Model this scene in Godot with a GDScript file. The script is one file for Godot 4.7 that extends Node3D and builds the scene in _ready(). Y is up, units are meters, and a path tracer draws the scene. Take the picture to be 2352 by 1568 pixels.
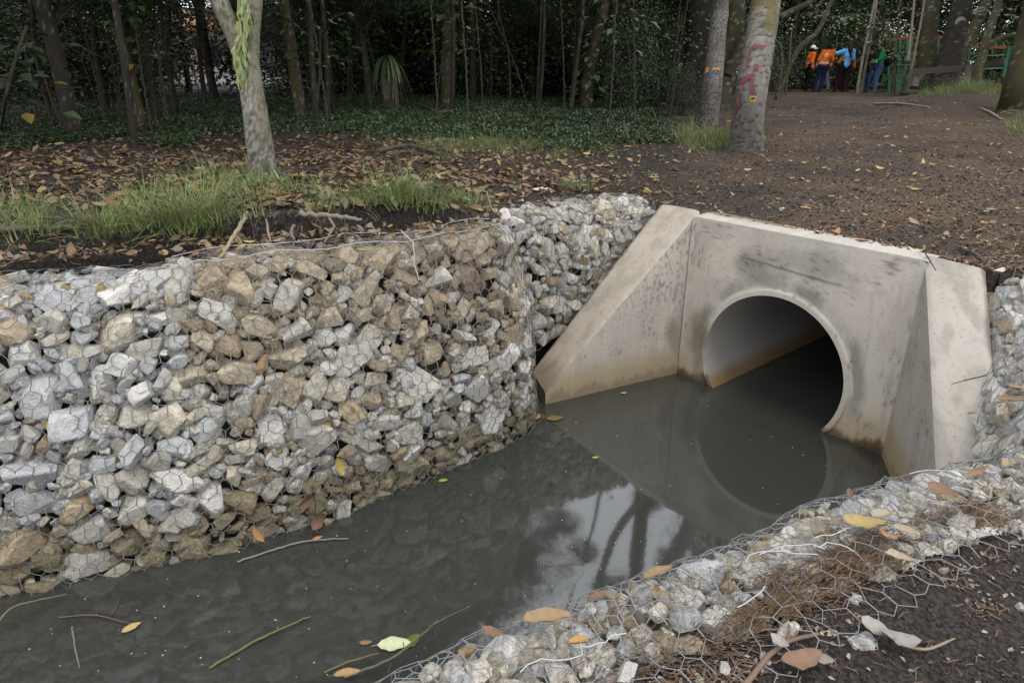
extends Node3D

const EYE := Vector3(0.0, 2.4, 0.0)
const PITCH := 22.0
const FOCAL := 1568.0

var rng := RandomNumberGenerator.new()
var nz := FastNoiseLite.new()
var nf := FastNoiseLite.new()
var taken := {}
var M := {}
var stone_meshes: Array = []
var stone_mats := {}
var hole := PackedVector2Array()

# ---------------------------------------------------------------- shapes
class Shape:
	var v := PackedVector3Array()
	var n := PackedVector3Array()
	var c := PackedColorArray()
	var i := PackedInt32Array()
	func p(pos: Vector3, nor: Vector3, col := Color.WHITE) -> int:
		v.append(pos); n.append(nor); c.append(col)
		return v.size() - 1
	func t(a: int, b: int, d: int) -> void:
		var g: Vector3 = (v[b] - v[a]).cross(v[d] - v[a])
		if g.dot(n[a] + n[b] + n[d]) > 0.0:
			i.append(a); i.append(d); i.append(b)
		else:
			i.append(a); i.append(b); i.append(d)
	func q(a: int, b: int, d: int, e: int) -> void:
		t(a, b, d); t(a, d, e)
	func flat(a: Vector3, b: Vector3, d: Vector3, out: Vector3, col := Color.WHITE) -> void:
		var g: Vector3 = (b - a).cross(d - a).normalized()
		if g.dot(out) < 0.0:
			g = -g
		var k := p(a, g, col); p(b, g, col); p(d, g, col)
		t(k, k + 1, k + 2)
	func flatq(a: Vector3, b: Vector3, d: Vector3, e: Vector3, out: Vector3, col := Color.WHITE) -> void:
		flat(a, b, d, out, col); flat(a, d, e, out, col)
	func box(x: Transform3D, size: Vector3, col := Color.WHITE) -> void:
		var h := size * 0.5
		for ax in 3:
			for s in [-1.0, 1.0]:
				var o := Vector3(); o[ax] = s
				var u := Vector3(); u[(ax + 1) % 3] = 1.0
				var w := Vector3(); w[(ax + 2) % 3] = 1.0
				var f := o * h
				flatq(x * (f - u * h - w * h), x * (f + u * h - w * h), x * (f + u * h + w * h), x * (f - u * h + w * h), x.basis * o, col)
	func tube(pts: PackedVector3Array, radii: PackedFloat32Array, sides: int, col := Color.WHITE, cap := true) -> void:
		var m := pts.size()
		var u := Vector3()
		var first := v.size()
		for k in m:
			var d: Vector3 = (pts[mini(k + 1, m - 1)] - pts[maxi(k - 1, 0)]).normalized()
			if k == 0:
				u = d.cross(Vector3.UP if absf(d.y) < 0.9 else Vector3.RIGHT).normalized()
			u = (u - d * d.dot(u)).normalized()
			var w := d.cross(u)
			for s in sides:
				var a := TAU * s / sides
				var o := u * cos(a) + w * sin(a)
				p(pts[k] + o * radii[k], o, col)
		for k in m - 1:
			for s in sides:
				var s2 := (s + 1) % sides
				q(first + k * sides + s, first + k * sides + s2, first + (k + 1) * sides + s2, first + (k + 1) * sides + s)
		if cap:
			for e in 2:
				var k := 0 if e == 0 else m - 1
				var d: Vector3 = (pts[1] - pts[0] if e else pts[0] - pts[1]).normalized()
				if e:
					d = (pts[m - 1] - pts[m - 2]).normalized()
				var mid := p(pts[k], d, col)
				for s in sides:
					var a2 := p(v[first + k * sides + s], d, col)
					var b2 := p(v[first + k * sides + (s + 1) % sides], d, col)
					t(mid, a2, b2)
	func lattice(pts: PackedVector3Array, cols: PackedColorArray, nu: int, nv: int, toward: Vector3, skip := PackedByteArray()) -> void:
		var first := v.size()
		for b in nv:
			for a in nu:
				var du: Vector3 = pts[b * nu + mini(a + 1, nu - 1)] - pts[b * nu + maxi(a - 1, 0)]
				var dv: Vector3 = pts[mini(b + 1, nv - 1) * nu + a] - pts[maxi(b - 1, 0) * nu + a]
				var nn := du.cross(dv).normalized()
				if nn.dot(toward) < 0.0:
					nn = -nn
				p(pts[b * nu + a], nn, cols[b * nu + a] if cols.size() else Color.WHITE)
		for b in nv - 1:
			for a in nu - 1:
				if skip.size() and skip[b * nu + a]:
					continue
				var k := first + b * nu + a
				q(k, k + 1, k + nu + 1, k + nu)
	func stamp(src: PackedVector3Array, idx: PackedInt32Array, x: Transform3D, col: Color, shade := PackedColorArray()) -> void:
		var k := v.size()
		v.append_array(x * src)
		if shade.size():
			for e in shade:
				c.append(Color(e.r * col.r, e.g * col.g, e.b * col.b))
		else:
			var cc := PackedColorArray()
			cc.resize(src.size())
			cc.fill(col)
			c.append_array(cc)
		var ii := idx.duplicate()
		for e in ii.size():
			ii[e] += k
		i.append_array(ii)
	func mesh(smooth := true) -> ArrayMesh:
		var arr := []
		arr.resize(Mesh.ARRAY_MAX)
		arr[Mesh.ARRAY_VERTEX] = v
		if smooth:
			arr[Mesh.ARRAY_NORMAL] = n
		arr[Mesh.ARRAY_COLOR] = c
		arr[Mesh.ARRAY_INDEX] = i
		var m := ArrayMesh.new()
		m.add_surface_from_arrays(Mesh.PRIMITIVE_TRIANGLES, arr)
		return m

# ---------------------------------------------------------------- naming
func numbered(called: String) -> String:
	var k: int = taken.get(called, 0)
	taken[called] = k + 1
	return called if k == 0 else "%s_%03d" % [called, k]

func tag(o: Node3D, label := "", category := "", group := "", kind := "") -> Node3D:
	if label: o.set_meta("label", label)
	if category: o.set_meta("category", category)
	if group: o.set_meta("group", group)
	if kind: o.set_meta("kind", kind)
	return o

func obj(called: String, mesh: Mesh, mat: Material, parent: Node = null) -> MeshInstance3D:
	var o := MeshInstance3D.new()
	o.mesh = mesh
	o.material_override = mat
	if parent == null:
		o.name = numbered(called)
		add_child(o)
	else:
		o.name = called if not parent.has_node(NodePath(called)) else "%s_%03d" % [called, count_of(parent, called)]
		parent.add_child(o, true)
	return o

func count_of(parent: Node, called: String) -> int:
	var key := "%d/%s" % [parent.get_instance_id(), called]
	var k: int = taken.get(key, 0) + 1
	taken[key] = k
	return k

func thing(called: String, label: String, category: String, where := Vector3.ZERO, group := "") -> Node3D:
	var o := Node3D.new()
	o.name = numbered(called)
	add_child(o)
	o.position = where
	tag(o, label, category, group)
	return o

func scatter(called: String, mesh: Mesh, mat: Material, places: Array, tints: Array, parent: Node = null) -> MultiMeshInstance3D:
	var mm := MultiMesh.new()
	mm.transform_format = MultiMesh.TRANSFORM_3D
	mm.use_colors = tints.size() > 0
	mm.mesh = mesh
	mm.instance_count = places.size()
	for k in places.size():
		mm.set_instance_transform(k, places[k])
		if tints.size():
			mm.set_instance_color(k, tints[k])
	var o := MultiMeshInstance3D.new()
	o.multimesh = mm
	o.material_override = mat
	o.set_meta("kind", "stuff")
	if parent == null:
		o.name = numbered(called)
		add_child(o)
	else:
		o.name = called if not parent.has_node(NodePath(called)) else "%s_%03d" % [called, count_of(parent, called)]
		parent.add_child(o, true)
	return o

# ---------------------------------------------------------------- seeing where things stand
func ray(px: float, py: float) -> Vector3:
	var u := (px - 1176.0) / FOCAL
	var v := (py - 784.0) / FOCAL
	var s := sin(deg_to_rad(PITCH))
	var c := cos(deg_to_rad(PITCH))
	return Vector3(u, -s - v * c, -(c - v * s))

func at(px: float, py: float, y: float) -> Vector3:
	var d := ray(px, py)
	return EYE + d * ((y - EYE.y) / d.y)

func deep(px: float, py: float, t: float) -> Vector3:
	return EYE + ray(px, py) * t

func ground(px: float, py: float, far := 40.0) -> Vector3:
	var d := ray(px, py)
	var p := EYE
	var t := 0.8
	while t < far:
		p = EYE + d * t
		if p.y <= land(p.x, p.z):
			break
		t += 0.03 if t < 8.0 else 0.1
	return Vector3(p.x, land(p.x, p.z), p.z)

func sm(a: float, b: float, x: float) -> float:
	return smoothstep(a, b, x)

func lin(r: float, g: float, b: float) -> Color:
	return Color(r, g, b).linear_to_srgb()

func r1(a: float, b: float) -> float:
	return rng.randf_range(a, b)

# ---------------------------------------------------------------- materials
func noise_map(freq: float, oct: int, a: Color, b: Color, lo := 0.3, hi := 0.7, size := 512, sd := 1, cells := false) -> NoiseTexture2D:
	var n := FastNoiseLite.new()
	n.noise_type = FastNoiseLite.TYPE_CELLULAR if cells else FastNoiseLite.TYPE_SIMPLEX_SMOOTH
	n.seed = sd
	n.frequency = freq
	n.fractal_octaves = oct
	var g := Gradient.new()
	g.offsets = PackedFloat32Array([lo, hi])
	g.colors = PackedColorArray([a, b])
	var t := NoiseTexture2D.new()
	t.width = size
	t.height = size
	t.seamless = true
	t.noise = n
	t.color_ramp = g
	return t

func mat(col: Color, rough := 0.9, spec := 0.4) -> StandardMaterial3D:
	var m := StandardMaterial3D.new()
	m.albedo_color = col
	m.roughness = rough
	m.metallic_specular = spec
	return m

func textured(col: Color, tex: Texture2D, scale: float, rough := 0.9, bump: Texture2D = null, depth := 1.0, world := false, vcol := false) -> StandardMaterial3D:
	var m := mat(col, rough)
	m.albedo_texture = tex
	m.uv1_triplanar = true
	m.uv1_world_triplanar = world
	m.uv1_scale = Vector3.ONE * scale
	m.vertex_color_use_as_albedo = vcol
	if bump:
		m.heightmap_enabled = true
		m.heightmap_texture = bump
		m.heightmap_scale = depth
	return m

func vmat(rough := 0.9, spec := 0.4, back := 0.0) -> StandardMaterial3D:
	var m := mat(Color.WHITE, rough, spec)
	m.vertex_color_use_as_albedo = true
	if back > 0.0:
		m.backlight_enabled = true
		m.backlight = Color(back, back, back)
	return m

func materials() -> void:
	M.bump = noise_map(0.03, 5, Color.BLACK, Color.WHITE, 0.15, 0.85, 512, 3)
	M.fine = noise_map(0.05, 4, Color(0.70, 0.69, 0.67), Color.WHITE, 0.10, 0.27, 512, 5)
	M.grit = noise_map(0.06, 4, Color(0.6, 0.59, 0.58), Color.WHITE, 0.3, 0.65, 512, 6)
	M.soil = textured(Color.WHITE, M.grit, 1.7, 0.95, M.bump, 1.1, true, true)
	M.concrete = textured(Color.WHITE, M.fine, 1.6, 0.85, M.fine, 0.25, true, true)
	M.wire = mat(lin(0.15, 0.152, 0.156), 0.55, 0.4)
	M.wire_near = mat(lin(0.185, 0.187, 0.19), 0.5, 0.4)
	M.wire_white = mat(lin(0.36, 0.36, 0.355), 0.5, 0.5)
	M.leaf = vmat(0.42, 0.55, 0.35)
	M.grass = vmat(0.55, 0.4, 0.4)
	M.litter = vmat(0.75, 0.4, 0.1)
	M.vert = vmat(0.8, 0.3)
	M.cloth = vmat(0.9, 0.2)
	M.vert_dark = mat(lin(0.05, 0.042, 0.03), 0.9)
	M.filler = textured(Color.WHITE, noise_map(0.03, 4, Color(0.75, 0.74, 0.72), Color.WHITE, 0.3, 0.65, 256, 41), 6.0, 0.9, M.bump, 0.4, true, true)
	var kinds := {
		"pale": [[0.54, 0.52, 0.475, 0.40, 0.375, 0.32], [0.52, 0.485, 0.415, 0.37, 0.315, 0.23], [0.47, 0.455, 0.42, 0.58, 0.56, 0.52]],
		"blue": [[0.42, 0.42, 0.43, 0.33, 0.33, 0.33], [0.46, 0.46, 0.465, 0.36, 0.36, 0.355], [0.37, 0.37, 0.37, 0.44, 0.42, 0.37]],
		"grey": [[0.41, 0.39, 0.345, 0.30, 0.275, 0.23], [0.44, 0.41, 0.355, 0.32, 0.285, 0.225], [0.36, 0.345, 0.31, 0.46, 0.435, 0.385]],
		"tan": [[0.33, 0.27, 0.19, 0.24, 0.185, 0.12], [0.37, 0.31, 0.22, 0.25, 0.195, 0.13], [0.28, 0.23, 0.16, 0.40, 0.35, 0.265]],
		"brown": [[0.15, 0.118, 0.085, 0.21, 0.17, 0.125], [0.12, 0.09, 0.065, 0.20, 0.16, 0.12]],
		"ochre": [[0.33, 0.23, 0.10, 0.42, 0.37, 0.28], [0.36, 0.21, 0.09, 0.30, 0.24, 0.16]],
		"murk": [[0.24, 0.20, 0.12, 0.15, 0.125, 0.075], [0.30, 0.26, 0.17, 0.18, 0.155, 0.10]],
	}
	var sd := 50
	for k in kinds:
		stone_mats[k] = []
		for e in kinds[k]:
			sd += 1
			var t := noise_map(0.018, 4, lin(e[0], e[1], e[2]), lin(e[3], e[4], e[5]), 0.35, 0.66, 256, sd)
			stone_mats[k].append(textured(Color.WHITE, t, 0.55, 0.88, M.bump, 0.5))

func icosphere(level: int) -> Array:
	var f := (1.0 + sqrt(5.0)) / 2.0
	var vs: Array = []
	for e in [[-1, f, 0], [1, f, 0], [-1, -f, 0], [1, -f, 0], [0, -1, f], [0, 1, f], [0, -1, -f], [0, 1, -f], [f, 0, -1], [f, 0, 1], [-f, 0, -1], [-f, 0, 1]]:
		vs.append(Vector3(e[0], e[1], e[2]).normalized())
	var fs: Array = []
	for a in 12:
		for b in range(a + 1, 12):
			for c in range(b + 1, 12):
				if vs[a].distance_to(vs[b]) < 1.1 and vs[b].distance_to(vs[c]) < 1.1 and vs[a].distance_to(vs[c]) < 1.1:
					fs.append([a, b, c])
	for l in level:
		var mids := {}
		var nx: Array = []
		for t in fs:
			var m := []
			for k in 3:
				var a: int = mini(t[k], t[(k + 1) % 3])
				var b: int = maxi(t[k], t[(k + 1) % 3])
				var key := a * 100000 + b
				if not mids.has(key):
					mids[key] = vs.size()
					vs.append(((vs[a] + vs[b]) * 0.5).normalized())
				m.append(mids[key])
			nx.append([t[0], m[0], m[2]]); nx.append([t[1], m[1], m[0]]); nx.append([t[2], m[2], m[1]]); nx.append([m[0], m[1], m[2]])
		fs = nx
	return [vs, fs]

var rough_stones := []

func make_stones() -> void:
	var r := RandomNumberGenerator.new()
	r.seed = 77
	var levels := [icosphere(3), icosphere(2), icosphere(1)]
	for k in 26:
		var planes: Array = []
		for ax in 3:
			for s in [-1.0, 1.0]:
				var d := Vector3(); d[ax] = s
				d = (d + Vector3(r.randfn(0, 0.3), r.randfn(0, 0.3), r.randfn(0, 0.3))).normalized()
				planes.append([d, r.randf_range(0.55, 0.95)])
		for e in r.randi_range(4, 9):
			var d2 := Vector3(r.randfn(), r.randfn(), r.randfn()).normalized()
			planes.append([d2, r.randf_range(0.6, 0.95)])
		for lv in 3:
			if (lv == 1 and k >= 12) or (lv == 2 and k >= 6):
				continue
			var ico: Array = levels[lv]
			var pos: Array = []
			for d3 in ico[0]:
				var best := 1.25
				for pl in planes:
					var c: float = pl[0].dot(d3)
					if c > 0.05:
						best = minf(best, pl[1] / c)
				var w: float = best * (1.0 + 0.05 * nz.get_noise_3dv(d3 * 130.0 + Vector3(k * 90, 0, 0)) + 0.018 * nz.get_noise_3dv(d3 * 420.0 + Vector3(0, k * 90, 0)))
				pos.append(d3 * w)
			if lv == 0:
				var s := Shape.new()
				for t in ico[1]:
					s.flat(pos[t[0]], pos[t[1]], pos[t[2]], pos[t[0]] + pos[t[1]] + pos[t[2]])
				stone_meshes.append(s.mesh(false))
			else:
				var idx := PackedInt32Array()
				for t in ico[1]:
					var g: Vector3 = (pos[t[1]] - pos[t[0]]).cross(pos[t[2]] - pos[t[0]])
					if g.dot(pos[t[0]]) > 0.0:
						idx.append(t[0]); idx.append(t[2]); idx.append(t[1])
					else:
						idx.append(t[0]); idx.append(t[1]); idx.append(t[2])
				rough_stones.append([lv, PackedVector3Array(pos), idx])

# ---------------------------------------------------------------- lie of the land
func poly_distance(poly: PackedVector2Array, p: Vector2) -> float:
	var best := 1e9
	var inside := false
	var m := poly.size()
	var j := m - 1
	for k in m:
		var a := poly[k]
		var b := poly[j]
		var e := b - a
		var w := p - a
		var q := w - e * clampf(w.dot(e) / e.dot(e), 0.0, 1.0)
		best = minf(best, q.length_squared())
		if (a.y > p.y) != (b.y > p.y) and p.x < (b.x - a.x) * (p.y - a.y) / (b.y - a.y) + a.x:
			inside = not inside
		j = k
	return -sqrt(best) if inside else sqrt(best)

func upland(x: float, z: float) -> float:
	var y := 1.36
	y += 0.24 * sm(0.7, -0.7, x) * (1.0 - 0.55 * sm(-5.0, -9.0, z))
	y += 0.10 * sm(-9.0, -16.0, z) * sm(-6.0, 8.0, x)
	y -= 0.14 * sm(0.75, 0.1, Vector2(x + 0.1, (z + 4.95) * 0.8).length())
	var near := sm(-3.6, -2.3, z) * sm(-2.0, -0.2, x)
	y = lerpf(y, 1.09, near)
	y += 0.05 * nz.get_noise_2d(x * 40.0, z * 40.0) + 0.022 * nz.get_noise_2d(x * 160.0, z * 160.0)
	y += 0.36 * sm(0.50, 0.62, x / maxf(-z, 1.0)) * sm(-13.0, -17.0, z) * sm(-25.0, -20.0, z)
	return y

func land(x: float, z: float) -> float:
	var y := upland(x, z)
	if z > -6.5 and x < 5.0:
		var d := poly_distance(hole, Vector2(x, z))
		if d < 0.6:
			d += 0.035 * nz.get_noise_2d(x * 220.0, z * 220.0)
			# flush with the head wall's top
			y = lerpf(1.325, y, sm(0.05, 0.5, d)) if x > 1.0 and z < -3.7 else y
			y = lerpf(-0.3, y, sm(-0.05, 0.05, d))
	return y

func ground_color(x: float, z: float) -> Color:
	var humus := Color(0.036, 0.032, 0.029)
	var needle := Color(0.12, 0.081, 0.054)
	var leafy := Color(0.075, 0.050, 0.034)
	var k := 0.5 + 0.5 * nf.get_noise_2d(x * 30.0, z * 30.0)
	var c := humus.lerp(Color(0.045, 0.036, 0.030), k)
	var path := sm(1.6, 3.0, x + 0.25 * z + 2.2) * sm(-3.2, -4.4, z)
	c = c.lerp(needle, path * clampf(0.35 + 0.8 * nf.get_noise_2d(x * 60.0, z * 60.0) + 0.3, 0.0, 1.0))
	var left := sm(1.5, 0.2, x) * sm(-5.0, -6.2, z) * sm(-13.0, -10.0, z)
	c = c.lerp(leafy, left * 0.8)
	return c

func axis(parts: Array) -> PackedFloat32Array:
	var out := PackedFloat32Array()
	for e in parts:
		var m: int = e[2]
		for k in m:
			out.append(lerpf(e[0], e[1], float(k) / m))
	out.append(parts[-1][1])
	return out

func build_ground() -> void:
	var back := PackedVector2Array([Vector2(-12, 0.2), Vector2(-7.4, -1.75), Vector2(-4.55, -2.8), Vector2(-2.6, -3.52), Vector2(-1.85, -3.68), Vector2(-1.35, -3.85), Vector2(-0.72, -4.28), Vector2(-0.12, -4.56),
		Vector2(-0.03, -4.95), Vector2(-0.03, -5.1), Vector2(0.95, -5.80), Vector2(1.12, -5.72), Vector2(1.2, -5.6), Vector2(1.36, -5.34), Vector2(1.47, -5.3), Vector2(2.56, -4.0), Vector2(2.66, -3.76), Vector2(2.80, -3.63), Vector2(3.0, -3.58), Vector2(3.1, -3.4),
		Vector2(3.08, -3.0), Vector2(2.98, -2.4), Vector2(2.75, -2.05), Vector2(1.95, -1.88), Vector2(1.38, -1.72), Vector2(0.52, -1.35), Vector2(0.08, -1.16), Vector2(-0.26, -0.98), Vector2(-3.8, 1.25), Vector2(-7.8, 3.4), Vector2(-12, 5.4)])
	hole = back
	var xs := axis([[-60.0, -20.0, 16], [-20.0, -6.0, 40], [-6.0, -3.2, 40], [-3.2, 3.4, 165], [3.4, 8.0, 70], [8.0, 20.0, 50], [20.0, 60.0, 16]])
	var zs := axis([[-70.0, -34.0, 14], [-34.0, -14.0, 60], [-14.0, -6.6, 80], [-6.6, -0.6, 150], [-0.6, 4.0, 30], [4.0, 30.0, 14]])
	var nu := xs.size()
	var nv := zs.size()
	var pts := PackedVector3Array()
	var cols := PackedColorArray()
	var skip := PackedByteArray()
	for z in zs:
		for x in xs:
			var y := land(x, z)
			if z < -3.0:
				y += 0.012 * nf.get_noise_2d(x * 500.0, z * 500.0)
			pts.append(Vector3(x, y, z))
			cols.append(ground_color(x, z))
	skip.resize(nu * nv)
	var a := Vector2(1.1, -5.7)
	var b := Vector2(2.9, -3.6)
	for j in nv - 1:
		for i in nu - 1:
			var k := j * nu + i
			var y0: float = minf(minf(pts[k].y, pts[k + 1].y), minf(pts[k + nu].y, pts[k + nu + 1].y))
			var y1: float = maxf(maxf(pts[k].y, pts[k + 1].y), maxf(pts[k + nu].y, pts[k + nu + 1].y))
			if y1 - y0 > 0.25 and y0 < 1.0:
				var p := Vector2(pts[k].x, pts[k].z)
				if p.distance_to(Geometry2D.get_closest_point_to_segment(p, a, b)) < 0.3:
					skip[k] = 1
	var s := Shape.new()
	s.lattice(pts, cols, nu, nv, Vector3.UP, skip)
	tag(obj("ground", s.mesh(), M.soil), "dark trampled soil of the wooded bank", "ground", "", "structure")

# ---------------------------------------------------------------- culvert
const HL := Vector3(1.39, 0, -5.22)
const HR := Vector3(2.468, 0, -3.92)
const TOP := 1.33

func concrete_tone(p: Vector3, s: float, y: float, seed_at: float, wet := 1.0) -> Color:
	var c := Color(0.385, 0.345, 0.295)
	c = c.lerp(Color(0.46, 0.415, 0.355), clampf(0.5 + 1.3 * nz.get_noise_3d(p.x * 190 + seed_at, p.y * 130, p.z * 190), 0.0, 1.0))
	var streak := nf.get_noise_2d(s * 1500.0 + seed_at * 3.0, y * 70.0)
	c = c.lerp(Color(0.22, 0.205, 0.18), clampf(streak * 1.2 - 0.24, 0.0, 0.3) * clampf(0.6 + 2.0 * nf.get_noise_2d(s * 200.0, y * 200.0 + seed_at), 0.0, 1.0))
	c = c.lerp(Color(0.47, 0.44, 0.40), clampf(-streak * 1.5 - 0.2, 0.0, 0.4))
	var cloud := nf.get_noise_2d(s * 300.0 + seed_at * 7.0, y * 260.0)
	c = c.lerp(Color(0.30, 0.27, 0.225), clampf(cloud * 2.0 - 0.2, 0.0, 0.4))
	var speck := nf.get_noise_3d(p.x * 2600 + seed_at, p.y * 1900, p.z * 2600)
	c = c.lerp(Color(0.10, 0.09, 0.075), clampf((speck - 0.26) * 6.0, 0.0, 0.7) * clampf(0.4 + cloud * 3.0, 0.0, 1.0))
	var line := y + 0.09 * nf.get_noise_2d(s * 260.0 + seed_at, 3.0) + 0.04 * nf.get_noise_2d(s * 1400.0, seed_at)
	c = c.lerp(Color(0.33, 0.25, 0.145), sm(0.38, 0.06, line) * 0.75 * wet)
	c = c.lerp(Color(0.10, 0.065, 0.03), sm(0.085, 0.035, line) * wet)
	c = c.lerp(Color(0.05, 0.042, 0.026), sm(0.03, -0.02, line))
	return c

func build_culvert() -> void:
	var dir := (HR - HL).normalized()
	var out := Vector3(-dir.z, 0, dir.x)
	if out.x > 0: out = -out
	var width := HL.distance_to(HR)
	var root := thing("culvert_headwall", "grey concrete culvert head wall with a round pipe mouth and two sloping wing walls", "culvert")
	# face with the round opening
	var ps := 0.805
	var py := 0.325
	var pr := 0.552
	var s := Shape.new()
	var na := 181
	var nr := 60
	var pts := PackedVector3Array()
	var cols := PackedColorArray()
	for j in nr:
		for i in na:
			var ang := TAU * i / (na - 1)
			var ca := cos(ang)
			var sa := sin(ang)
			var tx: float = ((width - ps) if ca > 0 else ps) / maxf(absf(ca), 1e-4)
			var ty: float = ((TOP - py) if sa > 0 else (py + 0.3)) / maxf(absf(sa), 1e-4)
			var edge := minf(tx, ty)
			var rr := pr + (edge - pr) * pow(float(j) / (nr - 1), 1.2)
			var lx := ps + ca * rr
			var ly := py + sa * rr
			var p := HL + dir * lx + Vector3.UP * ly
			var c := concrete_tone(p, lx, ly, 0.0)
			var ring := rr - pr
			# mortar collar laid round the pipe, and the stains above it
			c = c.lerp(Color(0.42, 0.40, 0.365), sm(0.045, 0.02, ring) * (0.6 if ly > 0.1 else 0.2))
			var wob := 0.03 * nf.get_noise_2d(ang * 120.0, 8.0)
			c = c.lerp(Color(0.15, 0.145, 0.135), sm(0.05, 0.07, ring + wob) * sm(0.17, 0.10, ring + wob) * clampf(0.62 + 1.6 * nf.get_noise_2d(ang * 90.0, 1.0), 0.0, 0.7) * sm(-0.75, -0.2, sa))
			var d1 := Vector2(lx - 0.62, (ly - 1.06) * 1.5).length() + 0.12 * nf.get_noise_2d(lx * 350.0, ly * 350.0)
			c = c.lerp(Color(0.12, 0.11, 0.09), sm(0.28, 0.05, d1) * 0.55)
			var d2 := Vector2((lx - 1.0) * 0.8, (ly - 1.17) * 2.2).length() + 0.14 * nf.get_noise_2d(lx * 260.0, ly * 260.0 + 40.0)
			c = c.lerp(Color(0.17, 0.165, 0.155), sm(0.34, 0.06, d2) * 0.45)
			var d3 := Vector2(lx - 0.2, (ly - 0.42) * 0.6).length() + 0.08 * nf.get_noise_2d(lx * 350.0, ly * 250.0 + 90.0)
			c = c.lerp(Color(0.15, 0.125, 0.085), sm(0.17, 0.04, d3) * 0.8)
			var seam := absf(ly - (1.13 - 0.06 * lx + 0.008 * nf.get_noise_2d(lx * 300.0, 5.0)))
			c = c.lerp(Color(0.13, 0.12, 0.105), sm(0.011, 0.003, seam) * sm(0.4, 0.5, lx) * sm(1.35, 1.1, lx) * 0.9)
			c = c.lerp(Color(0.44, 0.42, 0.39), sm(1.30, 1.33, ly + 0.012 * nf.get_noise_2d(lx * 400.0, 0.0)) * 0.7)
			pts.append(p + out * (0.0025 * nf.get_noise_2d(lx * 500.0, ly * 500.0) + (0.012 * sm(0.05, 0.035, ring) if ly > 0.0 else 0.0)))
			cols.append(c)
	s.lattice(pts, cols, na, nr, out)
	# top and back of the wall
	var pt := PackedVector3Array()
	var ct := PackedColorArray()
	for j in 5:
		for i in 60:
			var lx2 := lerpf(-0.0, width, i / 59.0)
			var p2 := HL + dir * lx2 + Vector3.UP * (TOP + (0.006 * nf.get_noise_2d(lx2 * 600.0, j * 40.0) - (0.0 if j > 0 else 0.008))) - out * (0.25 * j / 4.0 - (0.0 if j else 0.002))
			pt.append(p2)
			ct.append(concrete_tone(p2, lx2, 1.2, 31.0).lerp(Color(0.42, 0.40, 0.37), 0.4))
	s.lattice(pt, ct, 60, 5, Vector3.UP)
	obj("head_wall", s.mesh(), M.concrete, root)
	# pipe
	var sp := Shape.new()
	for layer in 1:
		var rad := pr if layer == 0 else pr + 0.07
		pts = PackedVector3Array()
		cols = PackedColorArray()
		var deepn := 70
		for j in deepn:
			var dd := -0.012 + 7.0 * pow(float(j) / (deepn - 1), 2.0)
			for i in na:
				var ang := TAU * i / (na - 1)
				var yy := py + sin(ang) * rad
				var p := HL + dir * (ps + cos(ang) * rad) + Vector3.UP * yy - out * dd
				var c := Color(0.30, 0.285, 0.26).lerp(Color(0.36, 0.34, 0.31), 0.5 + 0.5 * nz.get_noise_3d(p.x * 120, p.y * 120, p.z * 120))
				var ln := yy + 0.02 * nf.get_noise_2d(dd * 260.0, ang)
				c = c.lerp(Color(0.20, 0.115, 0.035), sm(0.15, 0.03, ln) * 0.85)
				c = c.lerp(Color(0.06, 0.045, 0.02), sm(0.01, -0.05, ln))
				pts.append(p)
				cols.append(c)
		var before := sp.n.size()
		sp.lattice(pts, cols, na, deepn, Vector3.ZERO)
		for k in range(before, sp.n.size()):
			var rel := sp.v[k] - HL - dir * ps - Vector3.UP * py
			rel -= out * out.dot(rel)
			sp.n[k] = -rel.normalized() if layer == 0 else rel.normalized()
		if layer == 0:
			sp.i.clear()
			for b in deepn - 1:
				for a in na - 1:
					var k2 := before + b * na + a
					sp.q(k2, k2 + 1, k2 + na + 1, k2 + na)
		else:
			for b in deepn - 1:
				for a in na - 1:
					pass
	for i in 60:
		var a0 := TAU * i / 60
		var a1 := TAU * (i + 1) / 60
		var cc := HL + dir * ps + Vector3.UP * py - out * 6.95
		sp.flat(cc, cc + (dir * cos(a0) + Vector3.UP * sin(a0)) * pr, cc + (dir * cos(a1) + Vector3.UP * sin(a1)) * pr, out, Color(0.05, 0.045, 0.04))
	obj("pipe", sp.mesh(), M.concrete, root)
	# wings: inner top edge, outer top edge, each from the wall to the toe
	wing(root, "wing_wall", Vector3(1.45, TOP + 0.035, -5.262), Vector3(1.20, TOP + 0.035, -5.53), Vector3(0.255, 0.10, -4.655), Vector3(0.155, 0.15, -4.94), 100.0, true)
	wing(root, "wing_wall", Vector3(2.478, TOP + 0.02, -3.985), Vector3(2.66, TOP + 0.01, -3.70), Vector3(2.085, 0.14, -2.66), Vector3(2.27, 0.16, -2.44), 300.0, false)
	# sunken apron between the wings
	var ap := Shape.new()
	var q := [Vector3(0.2, -0.2, -4.6), Vector3(1.4, -0.2, -5.25), Vector3(2.5, -0.2, -3.95), Vector3(2.1, -0.2, -2.6)]
	ap.flatq(q[0], q[1], q[2], q[3], Vector3.UP, Color(0.16, 0.14, 0.10))
	obj("apron", ap.mesh(), M.concrete, root)

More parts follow.
